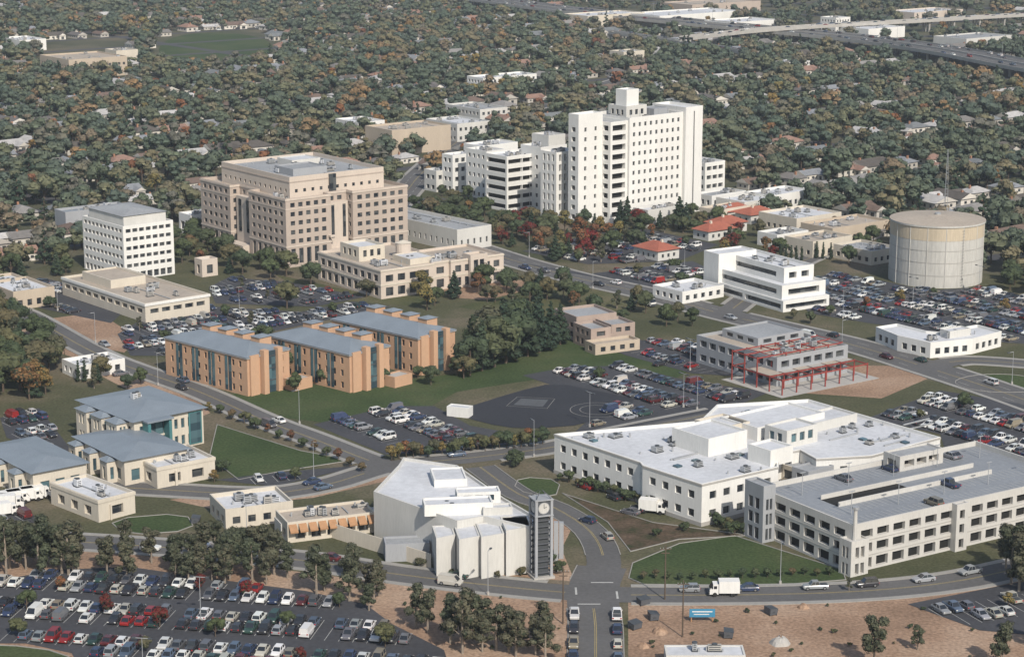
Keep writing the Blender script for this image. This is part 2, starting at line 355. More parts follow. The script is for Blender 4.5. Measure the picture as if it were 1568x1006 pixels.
# ------------------------------------------------------------------ trees
def tree_mesh(name,kind,H,Rr,nl,nleaf,leaf,lm,bark,seed,core=.74,solid=False):
    r=np.random.default_rng(seed); b=MB(); lob=[]
    if kind=='round':
        for i in range(nl):
            a=r.uniform(0,6.28); q=math.sqrt(r.uniform(0,1))*Rr*.68; z=H*(.36+.44*r.uniform(0,1)**.8)*(1-.15*q/Rr); lob.append((q*math.cos(a),q*math.sin(a),z,Rr*r.uniform(.28,.48)))
        lob.append((0,0,H*.76,Rr*.45))
    elif kind=='euc':
        for i in range(nl):
            f=i/nl; a=r.uniform(0,6.28); q=Rr*r.uniform(.15,.75)*(1-.35*f); lob.append((q*math.cos(a),q*math.sin(a),H*(.28+.62*f),Rr*r.uniform(.24,.42)))
    elif kind=='cone':
        for i in range(nl):
            f=i/nl; a=i*2.4; q=Rr*(1-f)*.62; lob.append((q*math.cos(a),q*math.sin(a),H*(.14+.82*f),Rr*(.40*(1-f)+.10)))
    elif kind=='col':
        for i in range(nl):
            f=i/nl; lob.append((r.uniform(-.2,.2)*Rr,r.uniform(-.2,.2)*Rr,H*(.1+.82*f),Rr*(.9-.55*f*f)))
    top=max(l[2] for l in lob)
    b.cyl(0,0,-.1,H*.5,.035*H*.7,.018*H,bark,6,False); b.cyl(0,0,H*.5,top,.018*H,.006*H,bark,5,False)
    for l in lob[:6]: b.cyl(0,0,H*.22+.2*l[2]*.3,l[2],.012*H,.005*H,bark,4,False,l[0],l[1])
    for l in lob:
        k=core
        n1=6
        rings=[]
        for t in (-.6,.1,.7):
            rr=l[3]*k*math.sqrt(max(0,1-t*t)); rings.append([(l[0]+rr*r.uniform(.75,1.2)*math.cos(6.283*j/n1),l[1]+rr*r.uniform(.75,1.2)*math.sin(6.283*j/n1),l[2]+l[3]*k*t*r.uniform(.85,1.15)) for j in range(n1)])
        for t in range(2):
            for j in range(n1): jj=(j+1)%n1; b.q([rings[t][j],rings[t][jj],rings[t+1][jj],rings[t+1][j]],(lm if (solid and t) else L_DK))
        b.q(rings[2],lm); b.q(rings[0][::-1],L_DK)  # tops take leaf colour, undersides the painted shade colour
    w=np.array([l[3]**2 for l in lob]); w/=w.sum(); ch=r.choice(len(lob),nleaf,p=w)
    for c in ch:
        l=lob[c]; d=r.normal(size=3); d[2]=d[2]*.9+.35; d/=np.linalg.norm(d)
        rad=l[3]*(r.uniform(.70,1.08)); p=np.array(l[:3])+d*rad*np.array([1,1,.85 if kind!='cone' else .5])
        nrm=d+r.normal(size=3)*.26
        if kind=='cone': nrm+=np.array([0,0,.5])
        nrm/=np.linalg.norm(nrm); t=np.cross(nrm,r.normal(size=3)); t/=np.linalg.norm(t); s2=np.cross(nrm,t)
        a=leaf*r.uniform(.5,1.2); bb=leaf*r.uniform(.45,.9); j=r.uniform(.6,1.2,4)
        b.q([p-t*a*j[0]-s2*bb*.3,p-s2*bb*j[1],p+t*a*j[2]+s2*bb*.2,p+s2*bb*j[3]],lm)
    return b.mesh(name)
TM={}
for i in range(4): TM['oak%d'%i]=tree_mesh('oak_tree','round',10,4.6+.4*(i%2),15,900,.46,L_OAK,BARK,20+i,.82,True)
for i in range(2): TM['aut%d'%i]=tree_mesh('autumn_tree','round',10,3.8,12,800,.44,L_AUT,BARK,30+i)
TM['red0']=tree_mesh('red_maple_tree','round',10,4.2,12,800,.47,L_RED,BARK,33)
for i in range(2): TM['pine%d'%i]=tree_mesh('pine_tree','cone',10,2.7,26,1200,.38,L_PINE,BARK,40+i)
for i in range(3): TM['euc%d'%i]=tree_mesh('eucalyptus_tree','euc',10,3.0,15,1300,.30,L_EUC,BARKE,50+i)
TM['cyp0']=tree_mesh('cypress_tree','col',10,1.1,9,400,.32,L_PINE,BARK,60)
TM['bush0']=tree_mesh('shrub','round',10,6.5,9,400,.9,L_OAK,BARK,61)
NM={'oak':'oak_tree','aut':'autumn_tree','red':'red_maple_tree','pine':'pine_tree','euc':'eucalyptus_tree','cyp':'cypress_tree','bush':'shrub'}
KN={'oak':4,'aut':2,'red':1,'pine':2,'euc':3,'cyp':1,'bush':1}
def tree(kind,x,y,h):
    s=h/10; put(NM[kind],TM[kind+str(random.randrange(KN[kind]))],x,y,0,U(0,6.28),(s*U(.85,1.15),s*U(.85,1.15),s))
def tp(kind,u,v,h): p=S(u,v); tree(kind,p.x,p.y,h)
fc=bpy.data.collections.new('distant_tree_kinds')
for i in range(5):
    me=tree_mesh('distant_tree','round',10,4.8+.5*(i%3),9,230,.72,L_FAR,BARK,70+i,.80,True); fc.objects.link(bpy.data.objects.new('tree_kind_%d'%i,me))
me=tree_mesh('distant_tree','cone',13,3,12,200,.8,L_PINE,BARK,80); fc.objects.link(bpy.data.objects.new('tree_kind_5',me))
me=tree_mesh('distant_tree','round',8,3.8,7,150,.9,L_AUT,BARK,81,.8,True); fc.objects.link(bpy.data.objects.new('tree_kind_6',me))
def scatter(name,pts,sc,rot,idx,coll):
    me=bpy.data.meshes.new(name); me.from_pydata(pts,[],[])
    a=me.attributes.new('sc','FLOAT_VECTOR','POINT'); a.data.foreach_set('vector',np.array(sc,dtype=np.float32).ravel())
    a=me.attributes.new('ro','FLOAT_VECTOR','POINT'); a.data.foreach_set('vector',np.array(rot,dtype=np.float32).ravel())
    a=me.attributes.new('ix','INT','POINT'); a.data.foreach_set('value',np.array(idx,dtype=np.int32))
    ng=bpy.data.node_groups.new(name,'GeometryNodeTree'); ng.interface.new_socket('Geometry',in_out='INPUT',socket_type='NodeSocketGeometry'); ng.interface.new_socket('Geometry',in_out='OUTPUT',socket_type='NodeSocketGeometry')
    N=ng.nodes; gi=N.new('NodeGroupInput');go=N.new('NodeGroupOutput'); ip=N.new('GeometryNodeInstanceOnPoints'); ci=N.new('GeometryNodeCollectionInfo')
    ci.inputs['Collection'].default_value=coll; ci.inputs['Separate Children'].default_value=True; ci.inputs['Reset Children'].default_value=True
    ip.inputs['Pick Instance'].default_value=True
    for nm,ty,so in (('sc','FLOAT_VECTOR','Scale'),('ro','FLOAT_VECTOR','Rotation'),('ix','INT','Instance Index')):
        na=N.new('GeometryNodeInputNamedAttribute'); na.data_type=ty; na.inputs['Name'].default_value=nm
        ng.links.new([o for o in na.outputs if o.enabled][0],ip.inputs[so])
    ng.links.new(gi.outputs[0],ip.inputs['Points']); ng.links.new(ci.outputs[0],ip.inputs['Instance']); ng.links.new(ip.outputs[0],go.inputs[0])
    o=bpy.data.objects.new(name,me); root.objects.link(o); md=o.modifiers.new('scatter','NODES'); md.node_group=ng; return o
# ------------------------------------------------------------------ cars
def car_mesh(name,kind):
    b=MB()
    if kind=='sedan': st=[(-2.25,.38,.72,.74),(-2.12,.25,.88,.85),(-1.45,.2,.93,.88),(0,.2,.93,.9),(1.1,.2,.90,.88),(2.05,.25,.74,.84),(2.25,.36,.60,.72)]; gh=(-1.75,1.0,-1.0,.25,.92,1.42)
    elif kind=='hatch': st=[(-1.95,.38,.80,.74),(-1.88,.25,.93,.83),(-1.3,.2,.95,.85),(0,.2,.94,.86),(1.0,.2,.92,.85),(1.8,.25,.76,.80),(1.98,.36,.60,.70)]; gh=(-1.85,.95,-1.45,.2,.93,1.45)
    elif kind=='suv': st=[(-2.2,.45,.95,.80),(-2.15,.32,1.05,.90),(-1.3,.3,1.08,.92),(0,.3,1.08,.93),(1.1,.3,1.06,.92),(2.1,.34,.95,.88),(2.25,.42,.78,.78)]; gh=(-2.1,1.05,-1.9,.45,1.06,1.75)
    elif kind=='pickup': st=[(-2.6,.5,.98,.84),(-2.55,.4,1.0,.92),(-1.3,.35,1.0,.93),(0,.35,1.02,.93),(1.4,.35,1.04,.92),(2.4,.38,.95,.88),(2.55,.45,.75,.8)]; gh=(-.75,1.25,-.55,.65,1.02,1.72)
    else: st=[(-2.35,.42,1.05,.84),(-2.3,.3,1.12,.95),(-1.3,.28,1.15,.96),(0,.28,1.15,.97),(1.3,.28,1.10,.95),(2.2,.32,.90,.9),(2.4,.42,.7,.78)]; gh=(-2.3,1.75,-2.2,1.0,1.12,1.95)
    sec=[[(x,-h,zl),(x,-h,zl+(zt-zl)*.75),(x,-h*.9,zt),(x,h*.9,zt),(x,h,zl+(zt-zl)*.75),(x,h,zl)] for x,zl,zt,h in st]
    for i in range(len(sec)-1):
        for j in range(6):
            k=(j+1)%6; b.q([sec[i][j],sec[i][k],sec[i+1][k],sec[i+1][j]][::-1],CPAINT if j<5 else DARKM)
    b.q(sec[0],CPAINT); b.q(sec[-1][::-1],CPAINT)
    x0,x1,t0,t1,zb,zt=gh; hb=st[3][3]*.88; ht=hb*.82
    B=[(x0,-hb,zb),(x1,-hb,zb),(x1,hb,zb),(x0,hb,zb)];T=[(t0,-ht,zt),(t1,-ht,zt),(t1,ht,zt),(t0,ht,zt)]
    for i in range(4):
        j=(i+1)%4; b.q([B[i],B[j],T[j],T[i]],CGLASS if kind!='van' or i in(1,) else CPAINT)
        p,q=B[i],T[i]; b.cyl(p[0],p[1],p[2],q[2],.055,.05,CPAINT,4,False,q[0],q[1])
    b.box(t0-.03,-ht-.02,zt-.01,t1+.03,ht+.02,zt+.05,CPAINT)
    if kind!='van':
        xm=(x0+x1)/2
        for sgn in(-1,1): b.cyl(xm,sgn*hb,zb,zt,.05,.05,CPAINT,4,False,(t0+t1)/2,sgn*ht)
    if kind=='pickup': b.box(-2.45,-.75,1.0,-.85,.75,1.012,DARKM)
    L=st[-1][0]-.8;Lr=st[0][0]+.85; wr=.32 if kind in('sedan','hatch') else .38; h=st[3][3]
    for x in (L,Lr):
        for sg in (-1,1):
            n=10; y0=sg*(h-.2);y1=sg*(h+.015)
            A=[(x+wr*math.cos(6.283*i/n),y0,wr+wr*math.sin(6.283*i/n)) for i in range(n)];C=[(p[0],y1,p[2]) for p in A]
            for i in range(n): j=(i+1)%n; b.q([A[i],A[j],C[j],C[i]],TYRE)
            b.q(C,TYRE); b.q([(x+wr*.55*math.cos(6.283*i/n),y1+sg*.012,wr+wr*.55*math.sin(6.283*i/n)) for i in range(n)],HUB)
    xr=st[1][0]-.06; xf=st[-2][0]+.1; zr=st[1][2]
    for sg in(-1,1):
        y=sg*st[1][3]*.78; b.box(xr-.05,y-.14,zr-.3,xr+.05,y+.14,zr-.1,LRED); b.box(xf,y-.15,st[-2][2]-.2,xf+.08,y+.15,st[-2][2]-.06,LWH)
        b.box(x1-.35,sg*(hb+.12)-.08,zb,x1-.2,sg*(hb+.12)+.08,zb+.13,CPAINT)
    return b.mesh(name)
CM={k:car_mesh(k,k) for k in('sedan','hatch','suv','pickup','van')}
CN={'sedan':'parked_car','hatch':'parked_car','suv':'parked_suv','pickup':'parked_pickup_truck','van':'parked_van'}
CC=[(.62,.62,.60)]*8+[(.26,.27,.28)]*4+[(.035,.035,.04)]*7+[(.24,.02,.018)]*3+[(.035,.05,.10)]*4+[(.09,.12,.17)]*3+[(.22,.19,.14)]*2+[(.03,.06,.05)]*2+[(.09,.02,.02)]*2+[(.40,.38,.33)]*2+[(.12,.12,.13)]*4
def car(x,y,rot,kind=None,col=None,z=.06,name=None):
    k=kind or random.choices(['sedan','hatch','suv','pickup','van'],[5,2.2,1.5,1.1,.6])[0]; c=col or random.choice(CC); kk=U(.75,1.12); c=tuple(max(0.01,v*kk*U(.98,1.02)) for v in c)
    return put(name or CN[k],CM[k],x,y,z,rot,U(.96,1.04),c)
stall=MB()
LOTS=[]
def lamp_mesh():
    b=MB(); b.cyl(0,0,0,.7,.28,.26,CONC,8); b.cyl(0,0,.7,9,.08,.05,GRWALL,6)
    b.box(0,-.05,8.85,1.6,.05,8.97,METAL,bot=True); b.box(1.3,-.2,8.78,2.15,.2,8.98,DARKM,bot=True); b.box(1.4,-.15,8.74,2.05,.15,8.78,LWH,bot=True); return b.mesh('street_lamp')
def lamp2_mesh():
    b=MB(); b.cyl(0,0,0,.8,.3,.28,CONC,8); b.cyl(0,0,.8,9,.08,.05,GRWALL,6)
    b.box(-1.6,-.05,8.9,1.6,.05,9,METAL,bot=True)
    for s in(-1,1): b.box(s*1.5-.35,-.25,8.82,s*1.5+.35,.25,9.05,DARKM,bot=True)
    return b.mesh('parking_lot_lamp')
LAMP=lamp_mesh();LAMP2=lamp2_mesh()
def lot(px,ang,fill=.85,mat=None,ph=0,trees=.7,kinds=('oak','oak','aut','bush','euc'),lamps=True,kerb=False,pitch=16.4,th=(3,5.5)):
    w=gpoly('parking_lot',px,lay()+.006,mat or ASPH2,kerb); LOTS.append(w)
    a=math.radians(ang); ex=Vector((math.cos(a),math.sin(a)));ey=Vector((-ex.y,ex.x))
    xs=[Vector(p).dot(ex) for p in w];ys=[Vector(p).dot(ey) for p in w]
    def ok(p): return inside(p,w) and not any(inside(p,e) for e in EXC) and not any(rdist(p,r)<r['w']/2+2 for r in ROADS)
    y=min(ys)+3+ph; z=zc[0]+.012
    rowi=0
    while y<max(ys):
        x=min(xs)+1; k=0
        while x<max(xs):
            for sd in(-1,1):
                c=ex*x+ey*(y+sd*2.65)
                if not(ok(c+ey*2.4+ex*1.2) and ok(c-ey*2.4-ex*1.2) and ok(c)): continue
                q=ex*(x-1.35)+ey*y; e=q+ey*sd*5.0
                stall.q([(*(q-ex*.05),z),(*(q+ex*.05),z),(*(e+ex*.05),z),(*(e-ex*.05),z)],PAINT)
                if k%11==6:
                    if sd==1 and R()<trees:
                        p=ex*x+ey*y; tree(random.choice(kinds),p.x,p.y,U(*th))
                    continue
                if k%26==19 and sd==1 and rowi%2==0 and lamps:
                    p=ex*x+ey*y; put('parking_lot_lamp',LAMP2,p.x,p.y,0,a)
                if R()<fill:
                    car(c.x+U(-.15,.15),c.y+U(-.25,.25),a+math.pi/2+(math.pi if R()<.5 else 0)+U(-.03,.03))
            x+=2.65;k+=1
        y+=pitch; rowi+=1
# ------------------------------------------------------------------ BUILDINGS
f=Frame((437,305),24,R=(620,282),L=(313,272)); b=MB(); w,d=f.w,f.d
A=.36;B_=.54
pts=[(0,0),(w*A,0),(w*A,4),(w*B_,4),(w*B_,0),(w,0),(w,d),(0,d),(0,d*.64),(4,d*.64),(4,d*.42),(0,d*.42)]
rw=[(1.2,6.4)]+rows(7.4,5,3.15,.8,1.55)
b.blk(pts,0,24,BEIGE,ROOFT,W(rows=rw,pitch=3.5,fr=.56,m=1.2),par=1.2)
b.band(pts,7.0,7.5,.15,BEIGE2); b.band(pts,23.2,23.8,.2,BEIGE2); b.band(pts,20.1,20.4,.1,BEIGE2)
b.rect(5.5,6,w-6,d-6,22.8,30.2,BEIGE2,ROOFG,W(rows=[(24.6,25.8)],pitch=3.5,fr=.35),par=1.3)
b.band([(5.5,6),(w-6,6),(w-6,d-6),(5.5,d-6)],28.2,28.6,.15,BEIGE)
b.box(w*A+3.2,5.2,7,w*A+5.8,6.4,29.9,GL); b.box(w*A+.6,2.2,0,w*B_-.6,4.2,20.5,BEIGE2); b.box(w*A+1.6,2.05,8,w*A+2.8,2.2,19.5,GL); b.box(w*B_-2.8,2.05,8,w*B_-1.6,2.2,19.5,GL)
b.box(w*A-.5,-2.5,0,w*B_+.5,2.1,4.2,BEIGE2); b.box(w*A+1,-2.62,.1,w*B_-1,-2.5,3.2,GL)
b.box(w*A-1.2,-1.5,9,w*A+1,0-.02,9.6,BEIGE2,bot=True)
b.box(1.8,d*.44,0,4.2,d*.62,20.5,BEIGE2); b.box(1.65,d*.47,8,1.8,d*.5,19.5,GL); b.box(1.65,d*.56,8,1.8,d*.59,19.5,GL)
b.box(-2.5,d*.43,0,1.6,d*.63,4.2,BEIGE2); b.box(-2.62,d*.46,.1,-2.5,d*.6,3.2,GL)
b.roofstuff(9,9,w-10,d-10,28.9,14,5); b.rect(12,14,26,26,28.9,31.4,GRWALL,ROOFG,par=.4); b.rect(24,34,36,44,28.9,31,WHITE2,ROOFW,par=.3)
b.roofstuff(.5,1,5,d*.4,22.8,3,2)
b.obj('medical_office_building',f)
f=Frame((583,414),9.5,R=(771,388),L=(487,385)); b=MB(); w,d=f.w,f.d
pts=[(0,0),(w*.42,0),(w*.42,1.2),(w*.56,1.2),(w*.56,0),(w,0),(w,d*.55),(w*.6,d*.55),(w*.6,d),(0,d)]
b.blk(pts,0,9.5,BEIGE2,ROOFT,W(rows=[(.8,3.6),(5.4,7.6)],pitch=4.1,fr=.62,m=1),par=.9)
b.band(pts,4.2,4.7,.15,CREAM); b.band(pts,8.9,9.3,.18,CREAM)
b.rect(w*.7,-1.6,w*.84,3,0,10.8,BEIGE2,ROOFT,W(n=2,rows=[(.3,3.4),(5,9)],fr=.75))
b.rect(4,d*.5,14,d*.8,8.6,13.5,CREAM,ROOFW,W(rows=[(10,12.2)],pitch=3)); b.cyl(20,d*.45,8.6,13.6,2.6,2.6,BEIGE2,16); b.cyl(20,d*.45,13.6,14.4,2.8,.3,CREAM,16)
b.roofstuff(2,2,w-3,d*.4,8.6,12,4); b.rect(w*.3,5,w*.5,d*.4,8.6,10.6,CREAM,ROOFW,par=.3)
b.obj('clinic_building',f)
f=Frame((188,347),18.5,R=(261,336),L=(135,329)); b=MB(); w,d=f.w,f.d
b.rect(0,0,w,d,0,18.5,WHITE,ROOFW,W(rows=[(.4,2.6)]+rows(3.3,5,2.95,1.0,1.25),pitch=2.6,fr=.76,m=.7,dep=.45),par=1)
b.rect(1.5,2,w-1.5,d-2,17.5,21.4,WHITE2,ROOFG,par=.4); b.hip(1.5,2,w-1.5,d-2,21.4,1.2,ROOFG,.4)
b.obj('white_office_building',f)
f=Frame((222,465),6,R=(312,447),L=(127,419)); b=MB(); w,d=f.w,f.d
b.rect(0,0,w,d,0,6,CREAM,ROOFT,W(rows=[(2.6,4.0)],pitch=4.5,fr=.72,m=1.2,dep=.6),par=.7); b.band([(0,0),(w,0),(w,d),(0,d)],5.1,5.9,.25,WHITE)
b.rect(w*.2,d*.55,w*.75,d*.9,5.3,8,CREAM,ROOFT,par=.5); b.roofstuff(2,2,w-2,d*.5,5.3,7); b.obj('single_storey_clinic',f)
# hospital tower group (shared bearing)
AH=41
f=Frame((938,184),40,ang=AH,w=1,d=1); b=MB()
W_=38
rT=rows(2,10,3.7,1.0,1.6)
b.rect(9,0,W_,22,0,40,WHITE,ROOFD,W(rows=rT,pitch=2.9,fr=.40,m=1.0,dep=.4),par=1.4)
b.rect(0,1.0,8.99,21,0,39,WHITE,ROOFG,specs={0:W(n=1,rows=rows(1.5,10,3.7,.5,2.3),fr=.86,m=.5,dep=1.8,gm=SHADE),3:W(n=5,rows=rows(1.5,10,3.7,.7,2),fr=.75,m=.8,dep=.9,gm=SHADE)},par=1.2)
b.rect(W_+.01,-1.5,W_+9.5,17,0,41.8,WHITE,ROOFW,None,{0:W(n=1,rows=[(2,40)],ww=.7,m=.5,dep=.4)},par=1)
b.rect(-12.5,5.4,-.01,11,0,42.5,WHITE,ROOFW,None,{0:W(n=2,rows=rows(1.5,10,3.7,.9,1.6),fr=.22,m=1,dep=.5),3:W(n=1,rows=rows(1.5,10,3.7,.9,1.8),fr=.6,m=1,dep=.8)},par=1)
b.rect(20,22.01,W_-4,30,0,38,WHITE2,ROOFG,W(rows=rT[:9],pitch=3.1,fr=.42),par=1)
b.rect(13,6,24,16,38.6,43.5,WHITE2,ROOFW,W(rows=[(40,42)],pitch=3),par=.5); b.rect(15,8,21.5,14,43,49.5,WHITE,ROOFW,par=.6)
b.rect(27,5,35,13,38.6,41.5,GRWALL,ROOFG,par=.3); b.roofstuff(10,2,W_-2,20,38.6,14,4)
for k in range(6): b.box(10+k*5,.6,39.9,10.1+k*5,.7,42.5,METAL)
b.obj('hospital_tower',f)
def hblk(u,v,z,w,d,rws=None,wm=WHITE,rm=ROOFW,pitch=3.2,fr=.5,dep=.4,name='hospital_wing',ang=AH,gm=None,stuff=5,par=.9):
    f=Frame((u,v),z,ang=ang,w=w,d=d); b=MB(); b.rect(0,0,w,d,0,z,wm,rm,W(rows=rws or (),pitch=pitch,fr=fr,dep=dep,m=.7,gm=gm),par=par)
    if stuff: b.roofstuff(1,1,w-1,d-1,z-par,stuff,3)
    b.obj(name,f); return f
hblk(776,240,22,24,13,rows(0,6,3.55,1.0,1.8),fr=.97,pitch=9,dep=1.2,gm=SHADE)
hblk(852,234,27,12,9,rows(0,7,3.8,.6,2.6),fr=.45,pitch=2.6,dep=.9)
hblk(693,238,16,18,7,rows(0,4,3.9,1,1.8),fr=.6)
hblk(745,232,20,10,13,rows(0,5,3.9,1,1.6),fr=.45)
hblk(828,226,25,14,12,rows(0,6,3.8,1,1.6),fr=.4)
hblk(738,224,18,20,12,None)
hblk(840,208,29,9,10,None,wm=WHITE2)
hblk(668,262,9,16,8,rows(0,2,4.2,1,1.8),wm=WHITE2,fr=.6)
hblk(1080,250,12,12,18,rows(0,3,3.8,1,1.7),fr=.8,dep=.7)
hblk(1090,300,5,20,10,rows(0,1,4,1,2),rm=ROOFG)
hblk(1100,322,5,22,10,rows(0,1,4,1,2),wm=CREAM,rm=ROOFT)
hblk(1180,300,6,24,14,rows(0,1,4,1,2),rm=ROOFW)
hblk(992,322,7,18,8,rows(0,1,5,1,2.5),wm=WHITE2)
hblk(700,352,8,16,52,rows(0,1,6,2,2),wm=WHITE2,rm=ROOFG,name='warehouse_building',fr=.3)
# tank
p=S(1436,432); b=MB(); r_=15.4; n=64
b.cyl(0,0,0,15.6,r_,r_,TANKM,n,False); b.cyl(0,0,15.6,20,r_+.06,r_+.06,TANKB,n,False); b.cyl(0,0,20,20.6,r_+.35,r_+.35,TANKM,n,False); b.cyl(0,0,20.6,21.9,r_+.35,.6,ROOFT,n)
for i in range(16):
    a=i*math.pi/8; b.cyl((r_+.02)*math.cos(a),(r_+.02)*math.sin(a),0,20,.16,.16,TANKM,5)
for k in (4,8.2,12.2): b.cyl(0,0,k,k+.2,r_+.1,r_+.1,CONC,n,False)
for k in range(20): a=-1.2; x,y=(r_+.5)*math.cos(a),(r_+.5)*math.sin(a); b.box(x-.3,y-.05,k,x+.3,y+.05,k+.06,DARKM)
b.cyl(0,0,21.7,22.5,1,1,METAL,10)
o=b.obj('water_tank'); o.location=(p.x,p.y+5,0); EXC.append([(p.x-18,p.y-12),(p.x+18,p.y-12),(p.x+18,p.y+23),(p.x-18,p.y+23)])
p=S(1447,330); b=MB()
for sx,sy in((-1,-1),(1,-1),(0,1)): b.cyl(sx*.8,sy*.8,0,26,.10,.07,METAL,4,False,sx*.15,sy*.15)
for k in range(12): b.box(-.6+.03*k,-.6+.03*k,k*2.1,.6-.03*k,-.55+.03*k,k*2.1+.12,METAL,bot=True)
o=b.obj('radio_mast'); o.location=(p.x,p.y,0)
# white stepped office
f=Frame((1200,440),8,R=(1262,428),L=(1105,404)); b=MB(); w,d=f.w,f.d
b.rect(0,0,w,d,0,3.6,WHITE,ROOFW,W(rows=[(.8,2.4)],pitch=w,fr=.93,m=.5,dep=1.2),par=.1)
b.rect(1,2,w,d-1,3.5,8,WHITE,ROOFW,specs={3:W(n=1,rows=[(4.9,6.5)],fr=.9,dep=1),0:W(n=1,rows=[(4.6,6.6)],fr=.8,dep=1.5)},par=.9)
b.rect(w*.35,d*.2,w,d,7,12,WHITE,ROOFW,specs={3:W(n=1,rows=[(8.6,10.2)],fr=.8,dep=1),0:W(n=2,rows=[(8.4,10.4)],fr=.6,dep=1)},par=.8)
b.rect(-.5,d-7,w*.8,d+1,0,13,WHITE,ROOFW,par=.5); b.roofstuff(w*.4,d*.25,w-1,d-8,11.2,5); b.obj('stepped_office_building',f)
hblk(1045,447,4,18,14,rows(0,1,4,1,1.6),name='single_storey_office',ang=38)
f=Frame((1425,525),4.5,R=(1543,510),L=(1333,502),ang=None); b=MB(); w,d=f.w,f.d
b.blk([(0,0),(w*.5,-2.5),(w,0),(w,10),(w*.4,9),(9,d*.5),(8,d),(0,d),(-2,d*.5)],0,4.6,WHITE,ROOFW,W(rows=[(1,2.8)],pitch=3.2,fr=.55),par=.7)
b.roofstuff(1,2,w*.8,7,3.9,8); b.rect(10,3,18,7,3.9,6,WHITE2,ROOFW,par=.3); b.obj('curved_clinic_building',f)
f=Frame((1190,548),8,R=(1300,528),L=(1065,513)); b=MB(); w,d=f.w,f.d
b.rect(0,0,w,d,0,8,GRWALL,ROOFT,W(rows=[(1,2.8),(5,6.8)],pitch=4,fr=.7,dep=.8),par=.8)
b.rect(w*.25,d*.45,w*.9,d*.9,7.2,9.6,GRWALL,ROOFG,W(rows=[(7.9,9.0)],pitch=5,fr=.6),par=.5); b.roofstuff(2,2,w-2,d*.4,7.2,10); b.obj('research_building',f)
f2=Frame((1240,597),0,ang=math.degrees(f.ang),w=1,d=1); b=MB(); nx,ny=6,4
for i in range(nx+1):
    for j in range(ny+1):
        x,y=-10+i*5.2,j*5
        b.box(x-.14,y-.14,0,x+.14,y+.14,8.4 if j>1 else 4.4,REDST)
        for z in ((4.2,8.2) if j>1 else (4.2,)):
            if i<nx: b.box(x+.14,y-.1,z-.3,x+5.06,y+.1,z,REDST,bot=True)
            if j<ny: b.box(x-.1,y+.14,z-.3,x+.1,y+4.86,z,REDST,bot=True)
for i in range(nx): b.box(-10+i*5.2+.3,5.4,4.22,-10+i*5.2+4.9,14.7,4.3,CONC if i%2 else ROOFT,bot=True)
b.box(-12,-2,.03,24,22,.08,CONC); b.obj('steel_frame_under_construction',f2)
f=Frame((905,500),7,R=(975,490),L=(862,480)); b=MB(); w,d=f.w,f.d
for (x0,y0,x1,y1,z) in((0,0,w*.42,d*.55,6.2),(w*.5,2,w,d*.6,6.2),(w*.1,d*.6,w*.95,d*1.3,7.4)): b.rect(x0,y0,x1,y1,0,z,PINK,ROOFG,W(rows=[(.8,2.6),(3.8,5.2)],pitch=3.2,fr=.6,dep=.5),par=.8)
b.rect(w*.42,1,w*.5,d*.6,0,4,PINK,ROOFG); b.rect(-2,-6,w*.8,-.05,0,3.2,TAN,ROOFT,W(rows=[(.8,2.2)],pitch=3)); b.obj('brown_office_building',f)
def apt(F,L,R_):
    f=Frame(F,10.5,R=R_,L=L); b=MB(); w,d=f.w,f.d
    rr=rows(0,3,3.3,.9,1.7)
    b.rect(0,0,w,d,0,10.5,ORBR,ROOFB,None,{3:W(rows=rr,pitch=2.9,fr=.38,m=1.5,dep=.3),1:W(rows=rr,pitch=2.9,fr=.38),0:W(n=4,rows=rr,fr=.33,m=1),2:W(n=4,rows=rr,fr=.33)},par=0)
    b.hip(.6,.6,w-.6,d-.6,10.55,2.0,ROOFB,1.0)
    b.box(w*.42,-.9,0,w*.62,-.02,11.3,GLB,ROOFB)
    for z in (3.2,6.5,9.8): b.box(w*.415,-.96,z,w*.625,-.9,z+.25,DARKM)
    b.box(w*.30,-1.8,0,w*.41,-.01,11.9,ORBR); b.box(w*.63,-1.8,0,w*.74,-.01,11.9,ORBR)
    b.box(w*.05,-.6,0,w*.25,-.02,10.9,ORBR)
    for t in (.22,.42,.62,.82):
        b.box(-.12,d*t-1.2,.6,-.02,d*t-.1,9.8,GLB); b.box(-.12,d*t+.4,.6,-.02,d*t+1.4,9.8,GLB)
        b.rect(w*.62,d*t-2.2,w*.9,d*t+1.4,10.6,13.4,ORBR,ROOFB,par=0); b.hip(w*.62,d*t-2.2,w*.9,d*t+1.4,13.4,.5,ROOFB,.3)
    b.band([(0,0),(w,0),(w,d),(0,d)],10.1,10.5,.3,METAL)
    b.rect(w*.8,-5,w*1.25,-.2,0,3,ORBR,CONC,par=.3)
    b.obj('brick_apartment_building',f)
apt((378,548),(268,513),(437,532)); apt((535,543),(427,509),(589,527)); apt((640,518),(527,484),(689,503))
f=Frame((205,645),9,R=(322,628),L=(97,617)); b=MB(); w,d=f.w,f.d
rr=[(.9,3.2),(5.0,7.4)]
b.rect(0,0,w,d,0,9,CREAM,ROOFB,W(rows=rr,pitch=3.2,fr=.6,gm=GLB),{0:W(n=9,rows=rr,fr=.5,gm=GLB,m=1)},par=0); b.hip(0,0,w,d,9.02,1.8,ROOFB,1.0)
for t in (.1,.38,.66): b.rect(-3.2,d*t,-.02,d*t+5,0,8.3,CREAM,ROOFB,W(n=2,rows=rr,fr=.6,gm=GLB),par=0); b.hip(-3.2,d*t,0,d*t+5,8.3,.9,ROOFB,.4)
b.box(w*.12,-2.6,0,w*.16,-.02,8.6,TEALM); b.box(w*.42,-2.6,0,w*.46,-.02,8.6,TEALM); b.box(w*.1,-3,8.6,w*.48,-.01,9.0,ROOFB,bot=True); b.box(w*.17,-.2,.3,w*.41,-.02,8.4,GLB)
